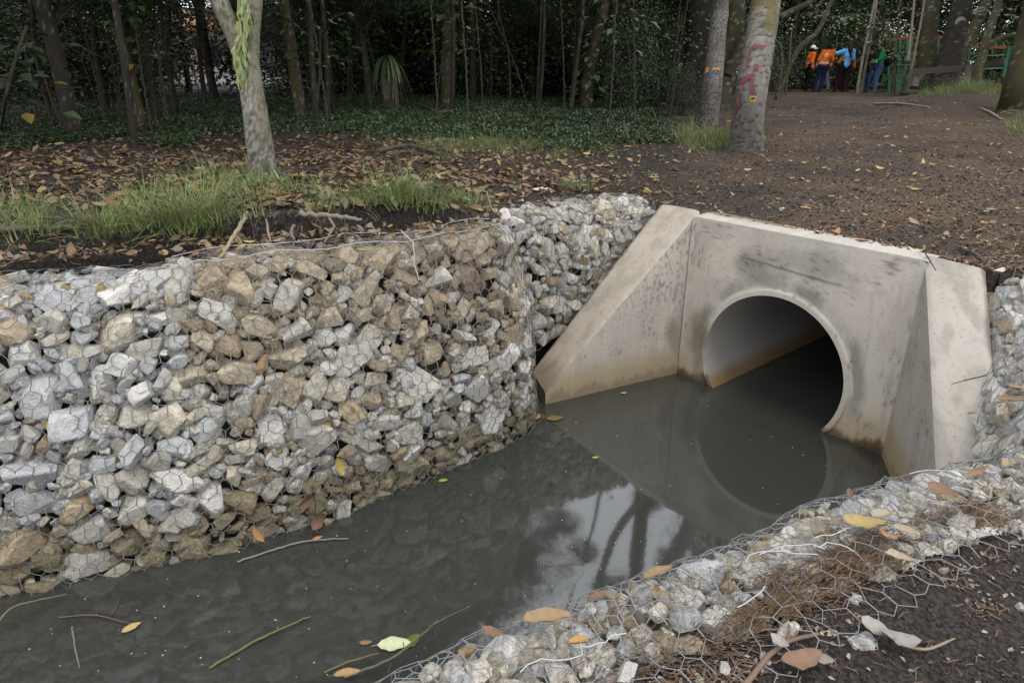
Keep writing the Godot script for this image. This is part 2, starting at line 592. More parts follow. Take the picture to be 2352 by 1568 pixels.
func wing(root: Node3D, called: String, it: Vector3, ot: Vector3, ib: Vector3, ob: Vector3, sd: float, left: bool) -> void:
	var s := Shape.new()
	var nu := 130
	var nv := 90
	var side := Vector3((ib - it).z, 0, -(ib - it).x).normalized()
	if side.dot(ot - it) > 0: side = -side
	# inner face
	var pts := PackedVector3Array()
	var cols := PackedColorArray()
	for j in nv:
		for i in nu:
			var k := float(i) / (nu - 1)
			var e := it.lerp(ib, k)
			var y := lerpf(-0.3, e.y - 0.012, float(j) / (nv - 1))
			var p := Vector3(e.x, y, e.z)
			var len_ := k * it.distance_to(ib)
			var c := concrete_tone(p, len_, y, sd, 1.2)
			if left:
				var d1 := Vector2(len_ - 0.17, (y - 0.36) * 0.8).length() + 0.09 * nf.get_noise_2d(len_ * 350.0, y * 300.0)
				c = c.lerp(Color(0.15, 0.125, 0.085), sm(0.19, 0.05, d1) * 0.8)
				var d2 := Vector2((len_ - 0.23 + 0.22 * (y - 0.7)) * 2.6, (y - 0.72) * 0.75).length() + 0.05 * nf.get_noise_2d(len_ * 700.0, y * 500.0)
				c = c.lerp(Color(0.16, 0.15, 0.135), sm(0.075, 0.04, d2) * 0.7)
				var spot := nf.get_noise_2d(len_ * 1900.0 + 50.0, y * 1300.0)
				c = c.lerp(Color(0.14, 0.13, 0.115), clampf((spot - 0.24) * 9.0, 0.0, 0.7) * sm(0.45, 0.8, y))
				c = c.lerp(Color(0.37, 0.355, 0.33), 0.2)
				c = c.lerp(Color(0.30, 0.235, 0.14), sm(0.30, 0.05, y + 0.05 * nf.get_noise_2d(len_ * 200.0, 9.0)) * 0.6)
			else:
				c = c.lerp(Color(0.27, 0.255, 0.235), 0.3)
				c = c.lerp(Color(0.30, 0.24, 0.11), sm(0.42, 0.1, y + 0.10 * len_) * 0.6)
			pts.append(p)
			cols.append(c)
	s.lattice(pts, cols, nu, nv, side)
	# sloping top, slightly rounded at both arrises
	var nw := 26
	pts = PackedVector3Array()
	cols = PackedColorArray()
	for j in nw:
		for i in nu:
			var k := float(i) / (nu - 1)
			var w := float(j) / (nw - 1)
			var a := it.lerp(ib, k)
			var b := ot.lerp(ob, k)
			var p := a.lerp(b, w) + Vector3.UP * (0.004 * nf.get_noise_2d(k * 600.0 + sd, w * 120.0) - 0.012 * pow(absf(w * 2.0 - 1.0), 10.0))
			var c := concrete_tone(p, k * 1.5, 0.9, sd + 50.0)
			c = c.lerp(Color(0.34, 0.295, 0.24) if left else Color(0.37, 0.345, 0.31), 0.6)
			var scuff := nf.get_noise_2d(k * 500.0 + sd, w * 160.0)
			c = c.lerp(Color(0.24, 0.215, 0.18), clampf(scuff * 2.0 - 0.15, 0.0, 0.5))
			if left:
				c = c.lerp(Color(0.17, 0.125, 0.085), sm(0.82, 0.98, k + 0.06 * nf.get_noise_2d(w * 300.0, k * 300.0)) * 0.7)
			c = c.lerp(Color(0.07, 0.055, 0.04), sm(0.9, 1.0, w + 0.14 * nf.get_noise_2d(k * 350.0 + sd, 4.0)) * 0.8)
			pts.append(p)
			cols.append(c)
	s.lattice(pts, cols, nu, nw, Vector3.UP)
	# toe and outer face
	var dark := Color(0.22, 0.17, 0.10)
	s.flatq(ib - Vector3.UP * 0.012, ob - Vector3.UP * 0.012, Vector3(ob.x, -0.3, ob.z), Vector3(ib.x, -0.3, ib.z), (ib - it) * Vector3(1, 0, 1), dark)
	s.flatq(ot - Vector3.UP * 0.012, ob - Vector3.UP * 0.012, Vector3(ob.x, -0.3, ob.z), Vector3(ot.x, -0.3, ot.z), -side, Color(0.3, 0.28, 0.25))
	obj(called, s.mesh(), M.concrete, root)

# ---------------------------------------------------------------- gabions
class Basket:
	var b := PackedVector3Array()
	var t := PackedVector3Array()
	var at_ := PackedFloat32Array()
	var length := 0.0
	var face := 1.0
	var strip := 0.4
	var bulge := 0.05
	var lift := 0.0
	var rr := 0.09
	var fill_depth := 0.16
	var sink := 0.0
	var nn: FastNoiseLite
	func setup(bb: PackedVector3Array, tt: PackedVector3Array, st: float) -> void:
		b = bb; t = tt; strip = st
		face = 0.0
		for k in b.size():
			at_.append(length)
			face += b[k].distance_to(t[k]) / b.size()
			if k < b.size() - 1:
				length += (b[k].distance_to(b[k + 1]) + t[k].distance_to(t[k + 1])) * 0.5
	func pos(u: float, v: float) -> Vector3:
		u = clampf(u, 0.0, length)
		var k := 0
		while k < at_.size() - 2 and u > at_[k + 1]:
			k += 1
		var f := (u - at_[k]) / maxf(at_[k + 1] - at_[k], 1e-5)
		var p := b[k].lerp(b[k + 1], f)
		var q := t[k].lerp(t[k + 1], f)
		var d0 := (t[k + 1] - t[k]).normalized()
		var dn := (t[mini(k + 2, t.size() - 1)] - t[mini(k + 1, t.size() - 2)]).normalized()
		var dp := (t[k] - t[maxi(k - 1, 0)]).normalized() if k > 0 else d0
		var along := (d0 + (dn if f > 0.5 else dp) * absf(f - 0.5)).normalized()
		var back := Vector3(along.z, 0, -along.x).normalized()
		var outw := -back
		var w := v / face
		var r := rr / face
		var res: Vector3
		var up := (q - p)
		if w < 1.0 - r:
			res = p + up * w
		elif v > face + rr:
			res = q + back * (v - face) + Vector3.UP * lift * (v - face)
		else:
			var c0 := p + up * (1.0 - r)
			var c1 := q + back * rr + Vector3.UP * lift * rr
			var x := (w - (1.0 - r)) / (2.0 * r)
			res = c0.lerp(q, x).lerp(q.lerp(c1, x), x)
		res += outw * bulge * sin(PI * clampf(w, 0.0, 1.0)) * (0.6 + 0.8 * nn.get_noise_2d(u * 60.0, w * 40.0))
		res += (outw * (1.0 - sm2(0.9, 1.1, w)) + Vector3.UP * sm2(0.9, 1.1, w)) * 0.03 * nn.get_noise_2d(u * 110.0, v * 110.0 + 70.0)
		return res
	func sm2(a: float, c: float, x: float) -> float:
		return smoothstep(a, c, x)
	func frame(u: float, v: float) -> Transform3D:
		var e := 0.02
		var p := pos(u, v)
		var du := (pos(u + e, v) - pos(u - e, v)).normalized()
		var dv := (pos(u, v + e) - pos(u, v - e)).normalized()
		var n := du.cross(dv).normalized()
		if n.y < -0.25:
			n = -n
			du = -du
		dv = n.cross(du).normalized()
		return Transform3D(Basis(du, dv, n), p)

# sizes: [half length, tries]; tone: Callable(u, v, rng) -> kind of stone
func fill_basket(root: Node3D, g: Basket, sizes: Array, tone: Callable, sd: int, keep := 300, loose := 0.1) -> Dictionary:
	var r := RandomNumberGenerator.new()
	r.seed = sd
	var cell := 0.014
	var total := g.face + g.strip
	var nu := int(g.length / cell) + 1
	var nv := int(total / cell) + 1
	var used := PackedByteArray()
	used.resize(nu * nv)
	var high := PackedFloat32Array()
	high.resize(nu * nv)
	high.fill(-0.05)
	var made: Array = []
	for sz in sizes:
		for k in sz[1]:
			var a: float = sz[0] * r.randf_range(0.82, 1.22)
			var b: float = a * r.randf_range(0.52, 0.92)
			var u := r.randf_range(0.0, g.length)
			var v := r.randf_range(0.0, total)
			var ang := r.randfn(0.0, 0.75)
			var ca := cos(ang)
			var sa := sin(ang)
			var hit := 0
			var seen_ := 0
			for e in 33:
				var rad := 0.0 if e == 32 else (0.95 if e < 16 else 0.55)
				var th := TAU * e / 16.0
				var x := cos(th) * a * rad
				var y := sin(th) * b * rad
				var cu := int((u + x * ca - y * sa) / cell)
				var cv := int((v + x * sa + y * ca) / cell)
				if cu < 0 or cv < 0 or cu >= nu or cv >= nv:
					continue
				seen_ += 1
				if used[cv * nu + cu]:
					hit += 1 if e < 16 else 3
			if seen_ < 14 or hit > 33 * loose:
				continue
			var c: float = b * r.randf_range(0.75, 1.0)
			var off := r.randf_range(-0.028, 0.012) - g.sink * r.randf() * (1.0 if v > g.face else 0.4)
			var span := int(a / cell) + 1
			var iu := int(u / cell)
			var iv := int(v / cell)
			for y in range(maxi(0, iv - span), mini(nv, iv + span + 1)):
				for x in range(maxi(0, iu - span), mini(nu, iu + span + 1)):
					var du := (x * cell - u)
					var dv := (y * cell - v)
					var ex := (du * ca + dv * sa) / a
					var ey := (-du * sa + dv * ca) / b
					var rr2 := ex * ex + ey * ey
					if rr2 < 1.0:
						used[y * nu + x] = 1
						high[y * nu + x] = maxf(high[y * nu + x], off + c * (pow(1.0 - rr2, 0.35) - 1.0) * 0.9)
			made.append([u, v, a, b, c, ang, off])
	made.sort_custom(func(p, q): return p[2] * p[3] > q[2] * q[3])
	var loose_shape := Shape.new()
	for k in made.size():
		var e = made[k]
		var f := g.frame(e[0], e[1])
		var bs := f.basis * Basis(Vector3(0, 0, 1), e[5]) * Basis.from_euler(Vector3(r.randfn(0, 0.16), r.randfn(0, 0.16), 0))
		bs = bs * Basis.from_scale(Vector3(e[2], e[3], e[4]) * 1.13)
		if r.randf() < 0.5:
			bs = bs * Basis(Vector3(1, 0, 0), PI)
		var x := Transform3D(bs, f.origin + f.basis.z * (e[6] - e[4] * 0.92))
		var kind: String = tone.call(e[0], e[1], r)
		var mats: Array = stone_mats[kind]
		if k < keep:
			var o := MeshInstance3D.new()
			o.mesh = stone_meshes[r.randi() % stone_meshes.size()]
			o.material_override = mats[r.randi() % mats.size()]
			o.transform = x
			o.name = "stone" if k == 0 else "stone_%03d" % k
			root.add_child(o)
		else:
			var q: Array = rough_stones[r.randi() % rough_stones.size()]
			while q[0] != 1:
				q = rough_stones[r.randi() % rough_stones.size()]
			loose_shape.stamp(q[1], q[2], x, tint_of(kind, r))
	# a second, deeper layer that closes the gaps
	for k in int(g.length * total * 300):
		var u := r.randf_range(0.0, g.length)
		var v := r.randf_range(0.0, total)
		var f := g.frame(u, v)
		var a := r.randf_range(0.035, 0.075)
		var bs := f.basis * Basis.from_euler(Vector3(r.randf() * TAU, r.randf() * TAU, r.randf() * TAU)) * Basis.from_scale(Vector3(a, a * r.randf_range(0.6, 0.9), a * r.randf_range(0.5, 0.8)))
		var q: Array = rough_stones[r.randi() % rough_stones.size()]
		while q[0] != 2:
			q = rough_stones[r.randi() % rough_stones.size()]
		loose_shape.stamp(q[1], q[2], Transform3D(bs, f.origin - f.basis.z * r.randf_range(0.055, 0.10)), tint_of(tone.call(u, v, r), r))
	obj("small_stones", loose_shape.mesh(false), M.filler, root).set_meta("kind", "stuff")
	# soil behind the stones
	var pts := PackedVector3Array()
	var mu := int(g.length / 0.08) + 2
	var mv := int(total / 0.08) + 2
	for j in mv:
		for i in mu:
			var f := g.frame(g.length * i / (mu - 1), total * j / (mv - 1))
			pts.append(f.origin - f.basis.z * (g.fill_depth + 0.03 * nf.get_noise_2d(i * 160.0, j * 160.0)))
	var s := Shape.new()
	var cols := PackedColorArray()
	cols.resize(pts.size())
	cols.fill(Color(0.075, 0.064, 0.05))
	s.lattice(pts, cols, mu, mv, g.frame(g.length * 0.5, g.face * 0.5).basis.z)
	obj("earth_backing", s.mesh(), M.vert, root)
	return {"nu": nu, "nv": nv, "cell": cell, "high": high, "total": total}

func tint_of(kind: String, r: RandomNumberGenerator) -> Color:
	var base := {"pale": Color(0.49, 0.46, 0.405), "blue": Color(0.42, 0.42, 0.425), "grey": Color(0.37, 0.345, 0.29), "tan": Color(0.31, 0.26, 0.185), "brown": Color(0.18, 0.14, 0.10), "ochre": Color(0.36, 0.26, 0.13), "murk": Color(0.23, 0.195, 0.125)}
	var c: Color = base[kind]
	return c * r.randf_range(0.75, 1.15)

func drape(g: Basket, h: Dictionary, u: float, v: float) -> Vector3:
	var cu := int(u / h.cell)
	var cv := int(v / h.cell)
	var best := -0.03
	for y in range(maxi(0, cv - 4), mini(h.nv, cv + 5)):
		for x in range(maxi(0, cu - 4), mini(h.nu, cu + 5)):
			best = maxf(best, h.high[y * h.nu + x])
	var f := g.frame(u, v)
	return f.origin + f.basis.z * (best * 0.8 + 0.008)

func wire_net(root: Node3D, g: Basket, h: Dictionary, cw: float, ch: float, rad: float, sd: int, messy := 0.12, vmin := 0.0, vmax := 99.0, called := "wire_net", extra := 0.0, wm: Material = null) -> void:
	# hexagons: two twisted strands run up the sheet, single wires zigzag across
	var s := Shape.new()
	var r := RandomNumberGenerator.new()
	r.seed = sd
	var rows := int(h.total / (ch * 0.75)) + 1
	var colsn := int(g.length / cw) + 1
	var grid := {}
	for j in rows:
		for i in colsn * 2 + 1:
			var u := i * cw * 0.5
			var low := (i + j) % 2 == 0
			var v := j * ch * 0.75 + (0.0 if low else ch * 0.25)
			u += cw * messy * nz.get_noise_2d(i * 37.0, j * 53.0 + sd * 9.0) + cw * 0.35 * nf.get_noise_2d(u * 90.0 + sd, v * 90.0)
			v += ch * messy * nz.get_noise_2d(i * 53.0 + 300.0, j * 37.0 + sd * 9.0) + ch * 0.35 * nf.get_noise_2d(u * 90.0, v * 90.0 + sd)
			if v < vmin or v > minf(vmax, h.total) or u < 0.0 or u > g.length:
				continue
			grid[Vector2i(i, j)] = Vector2(u, v)
	for key in grid:
		var a: Vector2 = grid[key]
		var ends := []
		if grid.has(key + Vector2i(1, 0)):
			ends.append([grid[key + Vector2i(1, 0)], rad])
		if (key.x + key.y) % 2 == 1 and grid.has(key + Vector2i(0, 1)):
			ends.append([grid[key + Vector2i(0, 1)], rad * 1.55])
		for e in ends:
			var b: Vector2 = e[0]
			var m := (a + b) * 0.5
			var p0 := drape(g, h, a.x, a.y)
			var p1 := drape(g, h, m.x, m.y)
			var p2 := drape(g, h, b.x, b.y)
			if extra > 0.0:
				p0 += Vector3(nf.get_noise_2d(a.x * 700, a.y * 700), nf.get_noise_2d(a.y * 500, a.x * 700) + 0.5, nf.get_noise_2d(a.x * 600 + 99, a.y * 600)) * extra
				p2 += Vector3(nf.get_noise_2d(b.x * 700, b.y * 700), nf.get_noise_2d(b.y * 500, b.x * 700) + 0.5, nf.get_noise_2d(b.x * 600 + 99, b.y * 600)) * extra
				p1 = (p0 + p2) * 0.5
			var rr: float = e[1]
			s.tube(PackedVector3Array([p0, p1, p2]), PackedFloat32Array([rr, rr, rr]), 5, Color.WHITE, false)
	var o := obj(called, s.mesh(), wm if wm else M.wire, root)
	o.set_meta("kind", "stuff")

func wire_line(root: Node, called: String, pts: Array, rad: float, m: Material, sag := 0.006, sd := 1) -> MeshInstance3D:
	var c := Curve3D.new()
	for k in pts.size():
		var tan_: Vector3 = (pts[mini(k + 1, pts.size() - 1)] - pts[maxi(k - 1, 0)]) * 0.18
		c.add_point(pts[k], -tan_, tan_)
	var out := PackedVector3Array()
	var rs := PackedFloat32Array()
	var n := maxi(6, int(c.get_baked_length() / 0.03))
	for k in n + 1:
		var p := c.sample_baked(c.get_baked_length() * k / n)
		out.append(p + Vector3(nf.get_noise_2d(k * 60.0, sd * 31.0), nf.get_noise_2d(k * 60.0, sd * 77.0), nf.get_noise_2d(k * 60.0, sd * 55.0)) * sag)
		rs.append(rad)
	var s := Shape.new()
	s.tube(out, rs, 6)
	return obj(called, s.mesh(), m, root)

func _ready() -> void:
	# ---- camera, sky, sun, exposure
	var cam := Camera3D.new()
	cam.name = "camera"
	cam.position = EYE
	cam.rotation_degrees = Vector3(-PITCH, 0, 0)
	cam.fov = 53.13
	cam.near = 0.05
	cam.far = 400.0
	add_child(cam)
	cam.current = true
	var we := WorldEnvironment.new()
	we.name = "daylight"
	var env := Environment.new()
	var sky := Sky.new()
	var sk := ProceduralSkyMaterial.new()
	sk.sky_top_color = Color(0.85, 0.865, 0.89)
	sk.sky_horizon_color = Color(0.84, 0.845, 0.86)
	sk.ground_bottom_color = Color(0.2, 0.19, 0.17)
	sk.ground_horizon_color = Color(0.5, 0.5, 0.48)
	sk.sky_curve = 0.2
	sky.sky_material = sk
	env.background_mode = Environment.BG_SKY
	env.sky = sky
	env.background_energy_multiplier = 1.15
	env.tonemap_mode = Environment.TONE_MAPPER_LINEAR
	env.tonemap_exposure = 2.9
	env.sdfgi_enabled = true
	env.ssao_enabled = true
	env.ssil_enabled = true
	we.environment = env
	add_child(we)
	var sun := DirectionalLight3D.new()
	sun.name = "overcast_sun"
	sun.light_energy = 0.2
	sun.light_color = Color(1.0, 0.98, 0.95)
	sun.light_angular_distance = 25.0
	sun.shadow_enabled = true
	sun.rotation_degrees = Vector3(-68, 25, 0)
	add_child(sun)

	nz.seed = 4
	nz.noise_type = FastNoiseLite.TYPE_SIMPLEX_SMOOTH
	nz.frequency = 0.01
	nf.seed = 11
	nf.noise_type = FastNoiseLite.TYPE_SIMPLEX_SMOOTH
	nf.frequency = 0.01
	nf.fractal_octaves = 4
	nf.fractal_type = FastNoiseLite.FRACTAL_FBM
	materials()
	make_stones()
	make_plants()
	build_ground()
	build_water()
	build_culvert()
	build_gabions()
	build_forest()
	build_backdrop()
	build_people()
	build_grass()
	build_litter()
	build_details()

# ---------------------------------------------------------------- plants
func cloud_mesh(n: int, rad: Vector3, leaf: float, sd: int, ca: Color, cb: Color, clumps := 20, slim := 0.42, spread := 0.28) -> ArrayMesh:
	var r := RandomNumberGenerator.new()
	r.seed = sd
	var mids := []
	for k in clumps:
		var d := Vector3(r.randfn(), r.randfn(), r.randfn()).normalized() * pow(r.randf(), 0.4)
		mids.append([d * 0.85, r.randf()])
	var s := Shape.new()
	for k in n:
		var m = mids[r.randi() % clumps]
		var o: Vector3 = m[0] + Vector3(r.randfn(), r.randfn(), r.randfn()) * spread * 0.6
		var p := o * rad
		var ax := Vector3(r.randfn(), r.randfn() * 0.6 - 0.25, r.randfn()).normalized()
		var nor := (Vector3(r.randfn(), r.randfn() + 1.1, r.randfn())).normalized()
		var side := ax.cross(nor).normalized()
		nor = side.cross(ax)
		var l := leaf * r.randf_range(0.6, 1.3)
		var c := ca.lerp(cb, clampf(m[1] * 0.6 + r.randf() * 0.5, 0.0, 1.0)) * r.randf_range(0.7, 1.2)
		c.a = 1.0
		var a := p
		var b := p + ax * l * 0.5 + side * l * slim + nor * l * 0.10
		var d2 := p + ax * l
		var e := p + ax * l * 0.5 - side * l * slim + nor * l * 0.10
		s.flat(a, b, d2, nor, c)
		s.flat(a, d2, e, nor, c)
	return s.mesh(false)

func tuft_mesh(n: int, h: float, spread: float, sd: int, dry := 0.12) -> ArrayMesh:
	var r := RandomNumberGenerator.new()
	r.seed = sd
	var s := Shape.new()
	for k in n:
		var a := r.randf() * TAU
		var d := Vector3(cos(a), 0, sin(a))
		var side := Vector3(-d.z, 0, d.x)
		var base := d * spread * sqrt(r.randf()) + side * r.randf_range(-spread, spread) * 0.4
		var l := h * r.randf_range(0.45, 1.15)
		var lean := r.randf_range(0.25, 1.5)
		var w := r.randf_range(0.0018, 0.0038)
		var c := Color(0.08, 0.125, 0.038).lerp(Color(0.17, 0.225, 0.08), r.randf())
		if r.randf() < dry:
			c = Color(0.20, 0.16, 0.07)
		var prev := base
		var pw := w
		for e in 4:
			var f := (e + 1) / 4.0
			var p := base + Vector3.UP * l * (f - 0.32 * lean * f * f) + d * l * lean * 0.75 * f * f
			var nw := w * (1.0 - f * 0.85)
			s.flat(prev - side * pw, prev + side * pw, p + side * nw, Vector3.UP + d * 0.1, c)
			s.flat(prev - side * pw, p + side * nw, p - side * nw, Vector3.UP + d * 0.1, c)
			prev = p
			pw = nw
	return s.mesh(false)

func leaf_mesh(sd: int, slim := 0.24, curl := 0.25, nu := 9, nv := 5) -> ArrayMesh:
	var r := RandomNumberGenerator.new()
	r.seed = sd
	var pts := PackedVector3Array()
	var cols := PackedColorArray()
	var mid := nv / 2
	var tw := r.randf_range(-0.35, 0.35)
	var cup := r.randf_range(-0.5, 0.9)
	for j in nv:
		for i in nu:
			var x := float(i) / (nu - 1)
			var y := float(j) / (nv - 1) * 2.0 - 1.0
			var w := slim * pow(sin(PI * pow(x, 0.85)), 0.75) + 0.004
			var zz := curl * (x - 0.5) * (x - 0.5) * 1.6 + cup * 0.5 * w * y * y * 1.4 + tw * y * w * (x - 0.5) * 2.0
			zz += 0.015 * sin(i * 2.3 + sd) * absf(y)
			pts.append(Vector3(x - 0.5, zz, y * w * (1.0 + 0.10 * sin(i * 1.9 + sd * 1.3))))
			var c := 0.88 if (i % 2 == 0) else 1.04
			if j == mid: c = 1.25
			if j == 0 or j == nv - 1: c *= 0.85
			cols.append(Color(c, c, c))
	var s := Shape.new()
	s.lattice(pts, cols, nu, nv, Vector3.UP)
	# stalk
	if nv > 3: s.tube(PackedVector3Array([pts[mid * nu] + Vector3(0, 0.004, 0), pts[mid * nu] + Vector3(-0.1, 0.01, 0.02), pts[mid * nu] + Vector3(-0.17, 0.03, 0.05)]), PackedFloat32Array([0.008, 0.007, 0.006]), 4)
	return s.mesh()

func basis_on(x: float, z: float, yaw: float, tilt: float, r: RandomNumberGenerator) -> Basis:
	var e := 0.06
	var nx := (land(x + e, z) - land(x - e, z)) / (2 * e)
	var nz_ := (land(x, z + e) - land(x, z - e)) / (2 * e)
	var up := Vector3(-clampf(nx, -0.8, 0.8) + r.randfn(0, tilt), 1.0, -clampf(nz_, -0.8, 0.8) + r.randfn(0, tilt)).normalized()
	var f := Vector3(cos(yaw), 0, sin(yaw))
	var s := up.cross(f).normalized()
	return Basis(s.cross(up) * -1.0 if false else f - up * f.dot(up), up, s * -1.0).orthonormalized()

class Trunk:
	var pts := PackedVector3Array()
	var rad := PackedFloat32Array()
	func spot(k: float, ang: float, off: float) -> Vector3:
		var m := pts.size() - 1
		var f := clampf(k, 0.0, 0.9999) * m
		var i := int(f)
		var p := pts[i].lerp(pts[i + 1], f - i)
		var rr := lerpf(rad[i], rad[i + 1], f - i)
		var d := (pts[i + 1] - pts[i]).normalized()
		var to := (Vector3(0, p.y, 0) - p)
		to = (to - d * to.dot(d)).normalized()
		var w := d.cross(to)
		return p + (to * cos(ang) + w * sin(ang)) * (rr + off)

func trunk_line(pts: Array, radii: Array, step: float) -> Trunk:
	var c := Curve3D.new()
	for k in pts.size():
		var tan_: Vector3 = (pts[mini(k + 1, pts.size() - 1)] - pts[maxi(k - 1, 0)]) * 0.17
		c.add_point(pts[k], -tan_, tan_)
	var t := Trunk.new()
	var n := maxi(4, int(c.get_baked_length() / step))
	for k in n + 1:
		var f := float(k) / n
		t.pts.append(c.sample_baked(c.get_baked_length() * f, true))
		var g := f * (radii.size() - 1)
		var i := mini(int(g), radii.size() - 2)
		t.rad.append(lerpf(radii[i], radii[i + 1], g - i))
	return t

# tone: "lichen" grey bark with pale crusts, "moss", "dark", "pole"
func bark(s: Shape, t: Trunk, sides: int, tone: String, sd: float, flare := 0.0) -> void:
	var m := t.pts.size()
	var first := s.v.size()
	var u := Vector3()
	for k in m:
		var d: Vector3 = (t.pts[mini(k + 1, m - 1)] - t.pts[maxi(k - 1, 0)]).normalized()
		if k == 0:
			u = d.cross(Vector3.RIGHT).normalized()
		u = (u - d * d.dot(u)).normalized()
		var w := d.cross(u)
		for e in sides:
			var a := TAU * e / sides
			var o := u * cos(a) + w * sin(a)
			var p0 := t.pts[k] + o * t.rad[k]
			var g := nf.get_noise_3d(p0.x * 260 + sd, p0.y * 110, p0.z * 260)
			var big := nz.get_noise_3d(p0.x * 120 + sd, p0.y * 60, p0.z * 120)
			var fine := nf.get_noise_3d(p0.x * 2200 + sd, p0.y * 2200, p0.z * 2200)
			var rr := t.rad[k] * (1.0 + 0.07 * g + 0.10 * big + 0.03 * fine)
			if flare > 0.0:
				var hh := float(k) * t.pts[0].distance_to(t.pts[1])
				rr *= 1.0 + flare * exp(-hh * 5.5) * (0.7 + 0.6 * sin(a * 4.0 + sd))
			var c := Color(0.15, 0.135, 0.115)
			var patch := nz.get_noise_3d(p0.x * 600 + sd * 3.0, p0.y * 400, p0.z * 600)
			match tone:
				"lichen":
					c = Color(0.125, 0.114, 0.10).lerp(Color(0.078, 0.07, 0.06), clampf(0.5 + g * 1.4, 0.0, 1.0))
					var crust := nf.get_noise_3d(p0.x * 3200 + sd * 3.0, p0.y * 2200, p0.z * 3200) + 0.7 * big + 0.1
					c = c.lerp(Color(0.205, 0.20, 0.18), clampf((crust - 0.1) * 5.0, 0.0, 0.85))
					c = c.lerp(Color(0.045, 0.04, 0.03), clampf((nf.get_noise_3d(p0.x * 1800 - sd, p0.y * 1700, p0.z * 1800) - 0.16) * 6.0, 0.0, 0.85))
					c = c.lerp(Color(0.09, 0.08, 0.03), clampf((big - 0.15) * 3.0, 0.0, 0.5))
				"smooth":
					c = Color(0.175, 0.16, 0.142).lerp(Color(0.125, 0.112, 0.098), clampf(0.5 + g * 1.6, 0.0, 1.0))
					var crust2 := nf.get_noise_3d(p0.x * 1300 + sd * 3.0, p0.y * 900, p0.z * 1300)
					c = c.lerp(Color(0.23, 0.225, 0.21), clampf((crust2 - 0.08) * 4.0, 0.0, 0.6))
					c = c.lerp(Color(0.05, 0.042, 0.034), clampf((nf.get_noise_3d(p0.x * 620 - sd, p0.y * 2300, p0.z * 620) - 0.2) * 8.0, 0.0, 0.85))
					c = c.lerp(Color(0.09, 0.075, 0.02), clampf((nz.get_noise_3d(p0.x * 190 - sd, p0.y * 120, p0.z * 190) - 0.1) * 4.0, 0.0, 0.75) * sm(2.3, 2.9, p0.y))
				"moss":
					c = Color(0.045, 0.037, 0.027).lerp(Color(0.052, 0.048, 0.018), clampf(0.5 + patch * 1.8, 0.0, 1.0))
					c = c.lerp(Color(0.25, 0.25, 0.22), clampf((fine - 0.3) * 4.0, 0.0, 0.6))
				"dark":
					c = Color(0.020, 0.017, 0.014).lerp(Color(0.036, 0.03, 0.022), clampf(0.5 + patch, 0.0, 1.0))
					c = c.lerp(Color(0.2, 0.2, 0.17), clampf((fine - 0.36) * 4.0, 0.0, 0.5))
				"pole":
					c = Color(0.20, 0.175, 0.13).lerp(Color(0.14, 0.12, 0.085), clampf(0.5 + patch, 0.0, 1.0))
			s.p(t.pts[k] + o * rr, o, c)
	for k in m - 1:
		for e in sides:
			var e2 := (e + 1) % sides
			s.q(first + k * sides + e, first + k * sides + e2, first + (k + 1) * sides + e2, first + (k + 1) * sides + e)

func stroke(root: Node3D, t: Trunk, pts: Array, w: float, m: Material, called := "paint_mark") -> void:
	# a brushed line that hugs the bark: points are [share of the height, angle]
	var s := Shape.new()
	var n := (pts.size() - 1) * 6
	var rows := []
	for k in n + 1:
		var f := float(k) / n * (pts.size() - 1)
		var i := mini(int(f), pts.size() - 2)
		var h: float = lerpf(pts[i][0], pts[i + 1][0], f - i)
		var a: float = lerpf(pts[i][1], pts[i + 1][1], f - i)
		rows.append([h, a])
	var total := 0.0
	for k in t.pts.size() - 1:
		total += t.pts[k].distance_to(t.pts[k + 1])
	for k in n:
		var quad := []
		for e in [k, k + 1]:
			var o: Array = rows[mini(e + 1, n)]
			var q: Array = rows[maxi(e - 1, 0)]
			var rr: float = t.rad[int(rows[e][0] * (t.rad.size() - 1))]
			var dh: float = (o[0] - q[0]) * total
			var da: float = (o[1] - q[1]) * rr
			var ln := maxf(sqrt(dh * dh + da * da), 1e-5)
			var ww := w * (0.7 + 0.5 * absf(nf.get_noise_2d(e * 90.0, w * 9000.0)))
			for sgn in [-1.0, 1.0]:
				quad.append(t.spot(rows[e][0] + sgn * ww * (da / ln) / total, rows[e][1] - sgn * ww * (dh / ln) / rr, rr * 0.09 + 0.004))
		var nn: Vector3 = EYE - quad[0]
		s.flatq(quad[0], quad[1], quad[3], quad[2], nn)
	obj(called, s.mesh(), m, root)

func tree(called: String, label: String, cat: String, pts: Array, radii: Array, tone: String, sd: float, group := "", flare := 0.0, fine := false) -> Array:
	var root := thing(called, label, cat, Vector3.ZERO, group)
	var t := trunk_line(pts, radii, 0.018 if fine else 0.05)
	var s := Shape.new()
	bark(s, t, 56 if fine else 22, tone, sd, flare)
	obj("trunk", s.mesh(), M.vert, root)
	return [root, t]

func limb(root: Node3D, pts: Array, radii: Array, tone: String, sd: float, fine := false, called := "branch") -> Trunk:
	var t := trunk_line(pts, radii, 0.018 if fine else 0.05)
	var s := Shape.new()
	bark(s, t, 30 if fine else 8, tone, sd)
	obj(called, s.mesh(), M.vert, root)
	return t

